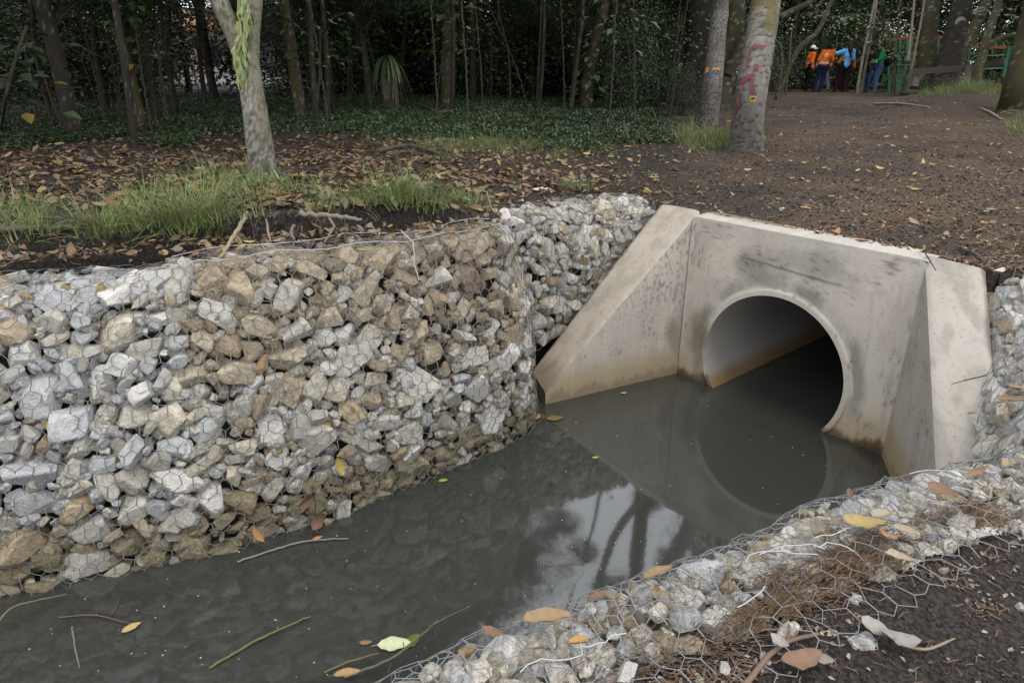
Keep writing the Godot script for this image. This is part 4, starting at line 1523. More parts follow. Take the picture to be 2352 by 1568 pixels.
# ---------------------------------------------------------------- trees
func build_forest() -> void:
	var r := RandomNumberGenerator.new()
	r.seed = 4242
	# forked tree on the left bank
	var b := ground(608, 412)
	var t := tree("forked_tree", "grey forked tree hung with green ferns on the left bank", "tree", [b - Vector3.UP * 0.15, b + Vector3(0.0, 0.02, 0), deep(588, 280, 5.05), deep(568, 130, 5.05), deep(578, 0, 5.05), deep(600, -300, 5.1), deep(560, -900, 5.3)], [0.105, 0.084, 0.072, 0.066, 0.058, 0.052, 0.04], "lichen", 10.0, "", 0.25, true)
	limb(t[0], [deep(572, 190, 5.05), deep(543, 95, 5.0), deep(497, -10, 4.95), deep(420, -200, 4.9), deep(300, -600, 4.8)], [0.062, 0.06, 0.054, 0.048, 0.03], "lichen", 17.0, true)
	var fern := Shape.new()
	for k in 90:
		var f := r.randf()
		var o := deep(lerpf(545, 572, r.randf()), lerpf(-20, 165, f), 4.93) + Vector3(0, 0, r.randf_range(-0.02, 0.03))
		if f > 0.5: o += Vector3(-0.02, 0, 0)
		var l := r.randf_range(0.06, 0.16)
		var side := Vector3(r.randf_range(0.5, 1), 0, r.randf_range(-0.5, 0.5)).normalized()
		var c := Color(0.14, 0.19, 0.05).lerp(Color(0.20, 0.20, 0.06), r.randf()) * r.randf_range(0.6, 1.1)
		var lean := Vector3(r.randfn(0, 0.012), 0, 0.02)
		fern.flatq(o - side * 0.008, o + side * 0.008, o + side * 0.013 + Vector3.DOWN * l * 0.6 + lean, o - side * 0.013 + Vector3.DOWN * l * 0.6 + lean, Vector3(0, 0.3, 1), c)
		fern.flat(o + side * 0.013 + Vector3.DOWN * l * 0.6 + lean, o - side * 0.013 + Vector3.DOWN * l * 0.6 + lean, o + Vector3.DOWN * l + lean, Vector3(0, 0.3, 1), c)
	tag(obj("hanging_fern", fern.mesh(false), M.leaf, t[0]), "green strap ferns hanging from the fork")
	crown(t[0], Vector3(-3.4, 7.4, -5.6), 2.3, 0)
	crown(t[0], Vector3(-1.6, 8.6, -6.4), 2.4, 1)
	# painted grey trunk right of centre
	b = ground(1712, 348)
	t = tree("painted_tree", "thick smooth grey trunk with red paint letters beside the dirt path", "tree", [b - Vector3.UP * 0.2, b + Vector3(0, 0.02, 0), deep(1728, 200, 8.5), deep(1760, 0, 8.55), deep(1800, -350, 8.8), deep(1740, -1100, 9.4), deep(1640, -2200, 10.5)], [0.20, 0.172, 0.155, 0.16, 0.145, 0.12, 0.07], "smooth", 20.0, "", 0.2, true)
	var red := mat(lin(0.17, 0.05, 0.058), 0.95)
	var painted: Trunk = t[1]
	var tl := float(painted.pts.size())
	var hs := func(py: float) -> float:
		var best := 0.0
		var bd := 1e9
		for k in painted.pts.size():
			var d := painted.pts[k] - EYE
			var s := sin(deg_to_rad(PITCH))
			var c := cos(deg_to_rad(PITCH))
			var fw := -d.y * s - d.z * c
			var up := d.y * c - d.z * s
			var yy := 784.0 - FOCAL * up / fw
			if absf(yy - py) < bd and fw > 0:
				bd = absf(yy - py)
				best = k / (tl - 1.0)
		return best
	stroke(t[0], painted, [[hs.call(128), -0.45], [hs.call(124), -0.2], [hs.call(126), 0.2], [hs.call(132), 0.3]], 0.018, red)
	stroke(t[0], painted, [[hs.call(128), -0.45], [hs.call(150), -0.5], [hs.call(166), -0.48]], 0.016, red)
	stroke(t[0], painted, [[hs.call(165), -0.05], [hs.call(167), 0.2]], 0.026, red)
	stroke(t[0], painted, [[hs.call(195), -0.75], [hs.call(186), -0.35], [hs.call(180), -0.05]], 0.026, red)
	stroke(t[0], painted, [[hs.call(178), -0.1], [hs.call(196), -0.02], [hs.call(214), 0.05]], 0.02, red)
	stroke(t[0], painted, [[hs.call(212), -0.7], [hs.call(226), -0.62], [hs.call(236), -0.66]], 0.02, red)
	stroke(t[0], painted, [[hs.call(234), -0.8], [hs.call(250), -0.85]], 0.024, red)
	var yellow := mat(lin(0.42, 0.26, 0.04), 0.8)
	stroke(t[0], painted, [[hs.call(222), -0.02], [hs.call(216), -0.02], [hs.call(216), 0.3], [hs.call(222), 0.3], [hs.call(223), 0.0]], 0.006, yellow)
	stroke(t[0], painted, [[hs.call(2), -0.02], [hs.call(8), 0.0]], 0.02, yellow)
	crown(t[0], Vector3(3.0, 11.5, -10.5), 3.0, 2)
	# slimmer lichened trunk behind it
	b = ground(1622, 288)
	t = tree("lichen_tree", "slim pale trunk crusted with lichen, with orange and blue paint marks", "tree", [b - Vector3.UP * 0.2, b + Vector3(0, 0.02, 0), deep(1637, 180, 12.0), deep(1652, 50, 12.1), deep(1655, 0, 12.1), Vector3(3.3, 5.6, -12.9), Vector3(2.3, 8.2, -13.1), Vector3(1.8, 12.5, -13.4)], [0.20, 0.155, 0.12, 0.11, 0.105, 0.10, 0.085, 0.05], "lichen", 33.0, "", 0.2, true)
	var orange := mat(lin(0.40, 0.21, 0.04), 0.8)
	var blue := mat(lin(0.05, 0.09, 0.28), 0.8)
	painted = t[1]
	tl = float(painted.pts.size())
	stroke(t[0], painted, [[hs.call(84), -0.8], [hs.call(88), -0.5], [hs.call(93), -0.75], [hs.call(98), -0.5], [hs.call(104), -0.8]], 0.018, orange)
	stroke(t[0], painted, [[hs.call(96), -0.1], [hs.call(87), 0.0], [hs.call(95), 0.2], [hs.call(87), 0.4], [hs.call(94), 0.6]], 0.016, orange)
	stroke(t[0], painted, [[hs.call(103), -0.1], [hs.call(121), -0.15]], 0.03, blue)
	crown(t[0], Vector3(1.6, 13.5, -16.0), 3.2, 1)
	# mossy leaning trunk between and behind
	t = tree("mossy_tree", "dark mossy trunk leaning between the two painted trunks", "tree", [deep(1640, 268, 15.5) - Vector3.UP * 0.3, deep(1650, 230, 15.5), deep(1680, 110, 15.4), deep(1692, 0, 15.4), deep(1700, -300, 15.8)], [0.28, 0.22, 0.19, 0.19, 0.16], "moss", 41.0, "", 0.2)
	limb(t[0], [deep(1672, 170, 15.2), deep(1700, 110, 15.0), deep(1735, 40, 14.9), deep(1770, -60, 14.8)], [0.14, 0.12, 0.10, 0.08], "moss", 44.0)
	crown(t[0], Vector3(5.5, 9.5, -16.5), 2.8, 0)
	# the big leaning trunk, the ringed trunk and others to the right
	t = tree("leaning_tree", "broad dark trunk leaning right with a pale cut knot and flared root", "tree", [deep(2150, 222, 21.5) - Vector3.UP * 0.3, deep(2166, 200, 21.5), deep(2185, 120, 21.5), deep(2208, 20, 21.5), deep(2222, -60, 21.6), deep(2260, -400, 22.0)], [0.50, 0.33, 0.27, 0.27, 0.25, 0.2], "dark", 51.0, "", 0.5)
	limb(t[0], [deep(2160, 212, 21.4), deep(2125, 216, 21.2), deep(2085, 213, 21.0), deep(2070, 216, 21.0)], [0.2, 0.14, 0.12, 0.06], "dark", 52.0, false, "root")
	var knot := Shape.new()
	var kc := deep(2207, 50, 21.2)
	for k in 16:
		knot.flat(kc, kc + Vector3(cos(TAU * k / 16.0) * 0.16, sin(TAU * k / 16.0) * 0.15, 0), kc + Vector3(cos(TAU * (k + 1) / 16.0) * 0.16, sin(TAU * (k + 1) / 16.0) * 0.15, 0), Vector3(-0.3, 0, 1), Color(0.24, 0.23, 0.19))
	obj("knot", knot.mesh(false), M.vert, t[0])
	crown(t[0], Vector3(16.0, 9.5, -22.0), 3.6, 1)
	t = tree("marked_tree", "trunk with yellow painted letters rising from a leafy shrub", "tree", [deep(2126, 205, 22.5) - Vector3.UP * 0.3, deep(2128, 170, 22.5), deep(2134, 80, 22.5), deep(2138, 0, 22.5), deep(2150, -300, 23.0)], [0.32, 0.27, 0.25, 0.24, 0.18], "moss", 61.0)
	painted = t[1]
	tl = float(painted.pts.size())
	for k in 5:
		var y := 117.0 + k * 8.0
		stroke(t[0], painted, [[hs.call(y), -0.6], [hs.call(y), -0.25], [hs.call(y + 5.0), -0.3]], 0.022, yellow)
	crown(t[0], Vector3(14.0, 9.0, -24.0), 3.4, 2)
	t = tree("edge_tree", "mossy trunk with yellow streaks at the right edge of the picture", "tree", [ground(2316, 272) - Vector3.UP * 0.3, ground(2318, 262), deep(2338, 190, 13.2), deep(2362, 90, 13.2), deep(2390, -60, 13.2), deep(2420, -400, 13.4)], [0.28, 0.235, 0.21, 0.20, 0.19, 0.16], "moss", 71.0, "", 0.08)
	painted = t[1]
	tl = float(painted.pts.size())
	stroke(t[0], painted, [[hs.call(212), -0.5], [hs.call(208), -0.2], [hs.call(216), -0.2], [hs.call(214), -0.5]], 0.012, yellow)
	crown(t[0], Vector3(10.5, 8.5, -13.5), 2.8, 0)
	t = tree("slanting_tree", "pale spotted trunk slanting to the right behind the green railing", "tree", [deep(2195, 170, 24.5), deep(2225, 90, 24.5), deep(2260, 20, 24.5), deep(2290, -60, 24.5)], [0.2, 0.2, 0.19, 0.18], "moss", 81.0)
	crown(t[0], Vector3(20.0, 8.0, -25.0), 3.0, 1)
	t = tree("crooked_tree", "crooked mossy tree forking above the grassy bank", "tree", [deep(2242, 200, 19.0) - Vector3.UP * 0.2, deep(2248, 160, 19.0), deep(2262, 110, 19.0), deep(2275, 60, 19.0), deep(2296, 0, 19.0), deep(2310, -100, 19.0)], [0.15, 0.13, 0.12, 0.10, 0.09, 0.08], "moss", 91.0)
	limb(t[0], [deep(2258, 125, 19.0), deep(2275, 100, 18.9), deep(2310, 84, 18.8), deep(2345, 75, 18.7), deep(2380, 40, 18.6)], [0.10, 0.08, 0.07, 0.06, 0.05], "moss", 93.0)
	crown(t[0], Vector3(15.5, 8.0, -19.0), 2.6, 2)
	# poles and leaning stems round the group of people
	for e in [[[1788, 182], [1830, 120], [1880, 70], [1915, -10], 20.0, 0.075, "moss", "mossy stem slanting up to the right, left of the orange jackets"], [[1792, 190], [1796, 120], [1772, 80], [1760, 20], 22.0, 0.05, "moss", "thin bare stem rising behind the thick painted trunk"],
		[[1806, 210], [1812, 150], [1818, 80], [1822, 60], 23.0, 0.035, "moss", "thin twig stem standing just left of the white cap"], [[1970, 208], [1982, 135], [1996, 70], [2014, -20], 25.0, 0.05, "pole", "bare pale pole leaning left of the dark jacket"],
		[[1990, 145], [2000, 90], [2009, 40], [2018, -20], 25.6, 0.05, "pole", "pale pole crossing close beside another above the dark jacket"], [[2086, 140], [2093, 80], [2100, 10], [2102, -20], 21.0, 0.04, "pole", "tall pale bamboo pole left of the marked trunk"],
		[[2098, 145], [2108, 90], [2116, 50], [2128, -20], 21.2, 0.036, "pole", "second pale pole standing close by the marked trunk"], [[1790, 40], [1830, 20], [1860, 5], [1900, -20], 14.0, 0.06, "moss", "grey branch reaching right from behind the thick trunk"],
		[[1955, 130], [1975, 105], [2000, 90], [2030, 60], 26.0, 0.12, "dark", "dark bent stem behind the poles and the people"], [[2052, 222], [2056, 150], [2064, 60], [2072, -20], 23.0, 0.05, "moss", "slim mossy stem right of the black backpack"], [[1310, 190], [1330, 100], [1338, 40], [1340, -20], 14.5, 0.05, "dark", "thin dark stem beside the vine covered trunk"]]:
		var q := []
		for k in 4:
			q.append(deep(e[k][0], e[k][1], e[4]))
		q[0].y = minf(q[0].y, land(q[0].x, q[0].z) - 0.1) if e[0][1] > 140 else q[0].y
		var tt := tree("slender_stem", e[7], "sapling", q, [e[5] * 1.2, e[5], e[5] * 0.9, e[5] * 0.75], e[6], 100.0 + e[4])
	t = tree("mirrored_tree", "tall straight dark trunk whose top the water mirrors", "tree", [Vector3(4.5, 1.2, -18.0), Vector3(4.45, 4.0, -18.0), Vector3(4.1, 11.5, -18.0), Vector3(4.2, 17.0, -18.0)], [0.3, 0.25, 0.24, 0.2], "dark", 12.0)
	for e in [[5.9, 9.6, -14.2, 2.0], [7.2, 10.5, -14.5, 2.4], [2.6, 16.6, -16.5, 2.2], [5.2, 17.0, -17.0, 2.3], [8.2, 14.0, -17.0, 2.4], [-0.6, 12.4, -17.0, 2.0], [0.4, 15.5, -16.0, 1.6], [3.0, 9.0, -19.0, 1.2], [1.3, 9.6, -16.0, 0.7], [2.0, 10.6, -16.0, 0.55], [3.9, 9.2, -16.4, 0.6], [0.6, 10.8, -16.0, 0.9], [2.9, 11.6, -15.5, 0.7], [4.6, 10.9, -16.0, 0.5]]:
		crown(t[0], Vector3(e[0], e[1], e[2]), e[3], int(e[1] * 3.0), 0.75, "crown", true)
	limb(t[0], [Vector3(4.4, 5.0, -18.0), Vector3(3.0, 8.0, -17.2), Vector3(2.2, 11.0, -16.6), Vector3(1.4, 14.0, -16.2)], [0.08, 0.06, 0.045, 0.02], "dark", 13.0)
	limb(t[0], [Vector3(4.3, 7.0, -18.0), Vector3(5.2, 9.5, -17.2), Vector3(5.6, 12.0, -16.8)], [0.06, 0.045, 0.02], "dark", 14.0)
	# dark trunks of the left wood
	var dark := [[160, 262, 9.5, 0.17, "thick black trunk at the far left of the wood"], [112, 250, 11.0, 0.06, "thin dark stem left of the thick black trunk"], [322, 262, 10.5, 0.10, "dark slim trunk standing alone between the left edge and the forked tree"], [398, 240, 13.0, 0.09, "dark trunk just left of the forked tree"],
		[692, 262, 12.0, 0.16, "dark trunk just right of the forked tree"], [727, 285, 11.0, 0.075, "mossy young trunk right of the forked tree, second in line"], [764, 240, 15.0, 0.10, "dim trunk third right of the forked tree"], [850, 250, 13.5, 0.09, "slim trunk left of the strap leaved plant"],
		[1083, 205, 17.0, 0.13, "mossy trunk in front of the berry hedge"], [998, 190, 21.0, 0.14, "brown trunk deep in the wood before the berry hedge"], [1172, 238, 14.0, 0.03, "hair thin sapling stem in the ground cover"], [1232, 242, 14.5, 0.035, "thin sapling stem left of the vine covered trunk"], [1390, 230, 17.0, 0.12, "dark trunk right behind the vine covered trunk"],
		[1575, 240, 18.0, 0.10, "dark broad trunk left of the lichened trunk"], [1500, 240, 19.0, 0.12, "dim trunk inside the dark shrub"], [240, 225, 15.0, 0.11, "dim trunk far back at the left"], [560, 225, 17.0, 0.12, "dim trunk behind the forked tree"], [470, 225, 16.0, 0.08, "thin dim stem left behind the forked tree"], [930, 215, 19.0, 0.09, "dim thin trunk above the strap leaved plant"]]
	for e in dark:
		var f: float = e[2]
		var p := deep(e[0], e[1], f)
		p.y = land(p.x, p.z) - 0.1
		var lean := r.randf_range(-0.3, 0.3)
		var hgt := r.randf_range(6.0, 9.0)
		var tt := tree("forest_tree", e[4], "tree", [p, p + Vector3(lean * 0.2, 1.2, 0), p + Vector3(lean * 0.5 + r.randf_range(-0.22, 0.22), 2.2, 0.1), p + Vector3(lean * 0.8 + r.randf_range(-0.15, 0.15), 3.6, 0.0), p + Vector3(lean, hgt, -0.2)], [e[3] * 0.7, e[3] * 0.5, e[3] * 0.45, e[3] * 0.3], "dark" if r.randf() < 0.85 else "moss", p.x * 9.0)
		if e[3] > 0.05:
			crown(tt[0], p + Vector3(lean, hgt, -0.2), r.randf_range(1.9, 2.7), r.randi() % 6, 0.75)
			crown(tt[0], p + Vector3(lean + r.randf_range(-1, 1), hgt - 2.0, -0.6), r.randf_range(1.4, 2.0), r.randi() % 6, 0.6)
			# low boughs with leaves of their own
			for c in 5:
				var y0 := r.randf_range(1.3, 2.9)
				var a := r.randf() * TAU
				var tip := p + Vector3(lean * 0.5 + cos(a) * r.randf_range(0.6, 1.3), y0 + r.randf_range(0.3, 1.1), sin(a) * 0.9)
				limb(tt[0], [p + Vector3(lean * 0.4, y0, 0), (p + Vector3(lean * 0.4, y0, 0)).lerp(tip, 0.5) + Vector3.UP * 0.15, tip], [0.022, 0.016, 0.008], "dark", p.x + c)
				var o := obj("foliage", M.bushes[r.randi() % 4], M.leaf, tt[0])
				var sz := r.randf_range(0.5, 1.05)
				o.transform = Transform3D(Basis(Vector3.UP, a) * Basis.from_scale(Vector3(sz, sz * 0.55, sz)), tip)
	# low crowned trees that darken the left wood
	for e in [[-4.6, -8.6, 6.2], [-6.2, -7.6, 5.8], [-7.8, -9.4, 6.6], [-9.6, -8.0, 6.0], [-5.6, -11.2, 6.8], [-9.0, -12.0, 6.6], [-11.8, -10.4, 6.2], [-3.2, -12.4, 7.4], [-6.8, -14.4, 7.0], [-12.6, -14.6, 7.2], [-1.2, -14.0, 7.6], [-8.6, -5.6, 5.6], [-11.2, -6.2, 5.8], [0.6, -16.5, 8.0], [-3.8, -17.0, 7.6], [-14.5, -8.4, 6.0], [3.2, -18.5, 8.6], [-9.6, -17.6, 7.4]]:
		var p := Vector3(e[0], land(e[0], e[1]) - 0.1, e[1])
		var tt := tree("roofing_tree", "slim dark tree under the low roof of leaves, %s" % ["far left", "left of the forked tree", "right of the forked tree"][0 if e[0] / -e[1] < -0.7 else (1 if e[0] / -e[1] < -0.4 else 2)], "tree", [p, p + Vector3(0.1, 2, 0), p + Vector3(0, e[2], 0)], [0.045, 0.035, 0.02], "dark", e[0] * 5.0, "low crowned trees of the left wood")
		for c in 3:
			crown(tt[0], p + Vector3(r.randf_range(-1.2, 1.2), e[2] - 0.6 + 0.9 * c, r.randf_range(-1.0, 1.0)), r.randf_range(2.2, 2.9), r.randi() % 9, 0.55)
	# shrubs and low trees that close the wood behind
	var n := 0
	for k in 150:
		var x := r.randf_range(-26.0, 24.0)
		var z := r.randf_range(-33.0, -20.0)
		var az := x / -z
		if az > 0.27 and z > -32.3:
			continue
		if az > -0.50 and az < -0.28 and r.randf() < 0.72:
			continue
		var hgt := r.randf_range(1.7, 3.4)
		var o := obj("understory_shrub", M.bushes[k % 4], M.leaf)
		o.transform = Transform3D(Basis(Vector3.UP, r.randf() * TAU) * Basis.from_scale(Vector3(hgt * 0.9, hgt, hgt * 0.9)), Vector3(x, land(x, z) + hgt * 0.7, z))
		tag(o, "dark leafy shrub in the thicket closing the back of the wood", "shrub", "shrubs closing the back of the wood")
	for e in [[7.5, -39.0], [11.0, -40.0], [14.5, -41.0], [18.0, -40.0], [21.0, -39.0], [24.5, -38.0], [6.0, -33.0], [9.0, -34.0], [12.5, -35.0], [15.5, -35.0], [18.5, -34.0], [22.0, -33.0], [25.5, -32.0], [4.0, -30.0], [28.0, -28.0]]:
		var p := Vector3(e[0], land(e[0], e[1]) - 0.1, e[1])
		var tt := tree("backing_tree", "dark leafy tree closing the view behind the walkway and the people", "tree", [p, p + Vector3(0.2, 3, 0), p + Vector3(0, 8, 0)], [0.2, 0.16, 0.08], "dark", e[0] * 3.0, "trees behind the walkway")
		for c in 3:
			crown(tt[0], p + Vector3(r.randf_range(-1.0, 1.0), 4.6 + 2.2 * c, r.randf_range(-1.0, 1.0)), 3.0, r.randi() % 9, 0.8)
	# tall trees behind the thicket
	for k in 46:
		var x := r.randf_range(-34.0, 34.0)
		var z := r.randf_range(-36.0, -12.0)
		if x > 1.0 and x < 0.95 * -z and z > -30.0:
			continue
		var p := Vector3(x, land(x, z) - 0.1, z)
		var hgt := r.randf_range(8.0, 14.0)
		var el := rad_to_deg(atan2(hgt, -z))
		var az := rad_to_deg(atan2(x, -z))
		var tt := tree("tall_tree", "tall tree whose dark crown roofs the wood", "tree", [p, p + Vector3(0, 3, 0), p + Vector3(r.randf_range(-1, 1), hgt, 0)], [0.11, 0.085, 0.05], "dark", x * 7.0, "tall trees of the wood")
		for c in 3:
			crown(tt[0], p + Vector3(r.randf_range(-2, 2), hgt - 2.5 * c, r.randf_range(-2, 2)), r.randf_range(2.4, 3.4), r.randi() % 9, 0.7)

# ---------------------------------------------------------------- what stands behind
func big_leaf(s: Shape, p: Vector3, dir: Vector3, up: Vector3, l: float, w: float, c: Color) -> void:
	var side := dir.cross(up).normalized() * w
	up = side.cross(dir).normalized()
	var m := p + dir * l * 0.4 - up * l * 0.03
	var tip := p + dir * l - up * l * 0.16
	var rib := p + dir * l * 0.75 - up * l * 0.08
	s.flatq(p, m - side * 0.95 + up * l * 0.07, rib - side * 0.55 + up * l * 0.04, m, up, c)
	s.flatq(p, m + side * 0.95 + up * l * 0.07, rib + side * 0.55 + up * l * 0.04, m, up, c * 0.9)
	s.flatq(m, rib - side * 0.55 + up * l * 0.04, tip, rib + side * 0.55 + up * l * 0.04, up, c * 0.95)

func leafy_stem(root: Node3D, pts: Array, n: int, size: float, wide: float, sd: int, called := "foliage", ca := Color(0.055, 0.085, 0.04), cb := Color(0.10, 0.13, 0.06)) -> void:
	var r := RandomNumberGenerator.new()
	r.seed = sd
	var s := Shape.new()
	for k in n:
		var f := r.randf() * (pts.size() - 1.001)
		var i := int(f)
		var p: Vector3 = pts[i].lerp(pts[i + 1], f - i)
		var a := r.randf() * TAU
		var d := Vector3(cos(a), r.randf_range(-0.55, 0.15), sin(a)).normalized()
		p += d * r.randf_range(0.03, wide)
		var l := size * r.randf_range(0.6, 1.25)
		var c := ca.lerp(cb, r.randf())
		if r.randf() < 0.06: c = Color(0.20, 0.14, 0.04)
		big_leaf(s, p, d, Vector3(r.randfn(0, 0.25), 1, r.randfn(0, 0.25)), l, l * 0.34, c)
	obj(called, s.mesh(false), M.leaf, root)

func bush(label: String, where: Vector3, size: Vector3, k: int, called := "shrub", group := "", tone := 0) -> Node3D:
	var root := thing(called, label, "shrub", where, group)
	var o := obj("foliage", (M.bushes if tone == 0 else M.light_bushes)[k % 3], M.leaf, root)
	o.transform = Transform3D(Basis(Vector3.UP, k * 2.1) * Basis.from_scale(size), Vector3(0, size.y * 0.75, 0))
	var s := Shape.new()
	for e in 4:
		var a := e * 1.7 + k
		s.tube(PackedVector3Array([Vector3(0, -0.1, 0), Vector3(cos(a) * size.x * 0.2, size.y * 0.5, sin(a) * size.z * 0.2), Vector3(cos(a) * size.x * 0.5, size.y, sin(a) * size.z * 0.5)]), PackedFloat32Array([0.03, 0.02, 0.008]), 6, Color(0.06, 0.05, 0.035))
	obj("stem", s.mesh(), M.vert, root)
	return root

func build_backdrop() -> void:
	var r := RandomNumberGenerator.new()
	r.seed = 606
	M.light_bushes = []
	for k in 3:
		M.light_bushes.append(cloud_mesh(6000, Vector3.ONE, 0.058, 640 + k, Color(0.045, 0.075, 0.026), Color(0.095, 0.13, 0.045), 30, 0.36, 0.32))
	# strap leaved plant on its stump
	var b := ground(893, 258)
	b = Vector3(b.x, land(b.x, b.z), b.z)
	var root := thing("strap_leaved_plant", "large rosette of long drooping strap leaves on a short mossy stump", "plant", b)
	var t := trunk_line([Vector3(0, -0.15, 0), Vector3(0.02, 0.3, 0), Vector3(0.05, 0.95, 0), Vector3(0.06, 1.05, 0)], [0.17, 0.13, 0.14, 0.12], 0.06)
	var s := Shape.new()
	bark(s, t, 14, "moss", 5.0)
	obj("stump", s.mesh(), M.vert, root)
	for k in 34:
		var a := TAU * k / 34.0 + r.randf() * 0.3
		var l := r.randf_range(0.5, 0.95)
		var up := r.randf_range(0.2, 1.0)
		var d := Vector3(cos(a), 0, sin(a))
		var side := Vector3(-d.z, 0, d.x)
		var ls := Shape.new()
		var prev := Vector3(0.05, 1.0, 0)
		var c := Color(0.055, 0.095, 0.035).lerp(Color(0.11, 0.15, 0.06), r.randf())
		for e in 7:
			var f := (e + 1) / 7.0
			var p := Vector3(0.05, 1.0, 0) + d * l * (f * 0.75 - 0.15 * f * f) + Vector3.UP * l * (up * f - (up + 0.75) * f * f)
			var w := 0.036 * (1.0 - pow(f, 3.0) * 0.9)
			ls.flatq(prev - side * w, prev + Vector3.DOWN * 0.012, p + Vector3.DOWN * 0.012, p - side * w, Vector3.UP, c)
			ls.flatq(prev + Vector3.DOWN * 0.012, prev + side * w, p + side * w, p + Vector3.DOWN * 0.012, Vector3.UP, c * 0.9)
			prev = p
		obj("strap_leaf", ls.mesh(false), M.leaf, root)
	var hang := Shape.new()
	for k in 60:
		var a := r.randf() * TAU
		var p := Vector3(0.05 + cos(a) * 0.15, r.randf_range(0.5, 0.95), sin(a) * 0.15)
		hang.flatq(p, p + Vector3(0.02, 0, 0), p + Vector3(0.03, -0.4, 0.03), p + Vector3(0.0, -0.42, 0.03), Vector3(cos(a), 0, sin(a)), Color(0.07, 0.06, 0.03))
	obj("dead_leaves", hang.mesh(false), M.leaf, root)
	# vine covered trunk and the young broad leaved tree
	b = ground(1348, 258)
	var tv := tree("vine_covered_tree", "trunk wrapped in a climbing vine with big heart shaped leaves", "tree", [b - Vector3.UP * 0.1, b + Vector3(0.0, 0.6, 0), b + Vector3(0.15, 1.6, 0), b + Vector3(0.3, 2.6, 0), b + Vector3(0.2, 5.5, 0)], [0.17, 0.13, 0.12, 0.11, 0.07], "moss", 7.0)
	leafy_stem(tv[0], [b + Vector3(0, 0.35, 0.05), b + Vector3(0.15, 1.6, 0.05), b + Vector3(0.3, 2.7, 0.05)], 120, 0.23, 0.42, 71, "vine_leaves", Color(0.06, 0.095, 0.05), Color(0.11, 0.15, 0.075))
	crown(tv[0], b + Vector3(0.2, 5.8, -0.3), 2.0, 4)
	b = ground(1028, 254)
	tv = tree("broad_leaved_tree", "young trunk with a tuft of broad drooping leaves above the ground cover", "tree", [b - Vector3.UP * 0.1, b + Vector3(0.0, 0.7, 0), b + Vector3(0.03, 1.6, 0), b + Vector3(0.1, 2.4, 0), b + Vector3(0.2, 4.5, 0)], [0.15, 0.11, 0.10, 0.08, 0.05], "moss", 8.0)
	leafy_stem(tv[0], [b + Vector3(0, 1.1, 0.0), b + Vector3(0.05, 1.9, 0.0), b + Vector3(0.1, 2.3, 0)], 46, 0.27, 0.4, 72, "leaves")
	crown(tv[0], b + Vector3(0.2, 5.0, -0.3), 1.8, 5)
	b = Vector3(deep(735, 100, 12.0).x, 1.4, deep(735, 100, 12.0).z)
	root = thing("broad_leaved_sapling", "dim sapling with spread leaf tufts right of the forked tree", "sapling", Vector3.ZERO)
	leafy_stem(root, [deep(735, 130, 12.0), deep(740, 70, 12.0), deep(800, 30, 12.2)], 60, 0.16, 0.7, 73, "leaves", Color(0.04, 0.065, 0.025), Color(0.07, 0.10, 0.035))
	wire_line(root, "stem", [ground(727, 285), deep(735, 130, 12.0), deep(740, 60, 12.0), deep(790, 30, 12.2)], 0.02, M.vert_dark, 0.01)
	root = thing("large_leaved_plant", "dim plant with large round leaves at the left picture edge", "plant", Vector3.ZERO)
	leafy_stem(root, [deep(10, 235, 8.0), deep(30, 150, 8.0), deep(60, 70, 8.2)], 80, 0.2, 0.75, 74, "leaves", Color(0.04, 0.06, 0.03), Color(0.07, 0.09, 0.045))
	wire_line(root, "stem", [ground(0, 300), deep(10, 235, 8.0), deep(30, 150, 8.0), deep(60, 60, 8.2)], 0.02, M.vert_dark, 0.01)
	# dark shrub right of the vine
	for e in [[1450, 235, 15.5, 1.5, 2.6, "dense small leaved dark shrub right of the vine covered trunk"], [1520, 215, 17.5, 1.6, 3.0, "tall dark shrub behind the dense small leaved one"], [1570, 225, 14.5, 0.75, 1.2, "low dark shrub left of the lichened trunk's foot"], [1400, 190, 19.5, 1.5, 2.4, "dim shrub behind the vine covered trunk"]]:
		var p := deep(e[0], e[1], e[2])
		bush(e[5], Vector3(p.x, land(p.x, p.z), p.z), Vector3(e[3] * 0.62, e[4] * 0.52, e[3] * 0.62), int(e[0]), "shrub")
	# lighter shrubs behind the people
	for e in [[1850, 180, 30.0, 2.0, 3.4, "shrub behind the white cap"], [1925, 180, 31.0, 2.2, 4.2, "leafy shrub behind the blue jacket"], [1980, 180, 30.0, 2.0, 3.6, "pale green shrub behind the dark jacket"], [2050, 180, 29.5, 1.9, 3.0, "shrub behind the green railing's left end"], [1775, 190, 27.0, 1.6, 2.8, "dark shrub right of the painted trunk"], [1725, 190, 24.0, 1.3, 2.2, "dark shrub between the painted trunk and the mossy trunk"],
		[2140, 170, 31.0, 2.2, 4.0, "shrub behind the middle of the green railing"], [2230, 170, 31.0, 2.2, 4.2, "shrub behind the right part of the green railing"], [2330, 170, 30.0, 2.4, 4.4, "shrub beyond the right end of the plank rail"], [1890, 170, 34.0, 2.6, 5.2, "tall shrub far behind the orange jackets"], [2010, 170, 34.0, 2.6, 5.4, "tall shrub far behind the pale poles"], [2110, 160, 35.0, 2.8, 5.6, "tall shrub far behind the marked trunk"], [2280, 160, 35.0, 3.0, 5.6, "tall shrub far behind the crooked tree"], [1820, 165, 34.0, 2.6, 5.4, "tall shrub far behind the slanting mossy stem"], [1745, 165, 33.0, 2.6, 5.2, "tall shrub far behind the painted trunk"], [2400, 160, 33.0, 3.0, 5.6, "tall shrub at the far right behind the edge trunk"]]:
		var p := deep(e[0], e[1], e[2])
		bush(e[5], Vector3(p.x, land(p.x, p.z), p.z), Vector3(e[3], e[4] * 0.5, e[3] * 0.8), int(e[0]), "shrub", "", 1 if e[2] < 31.5 and e[0] > 1800 else 0)
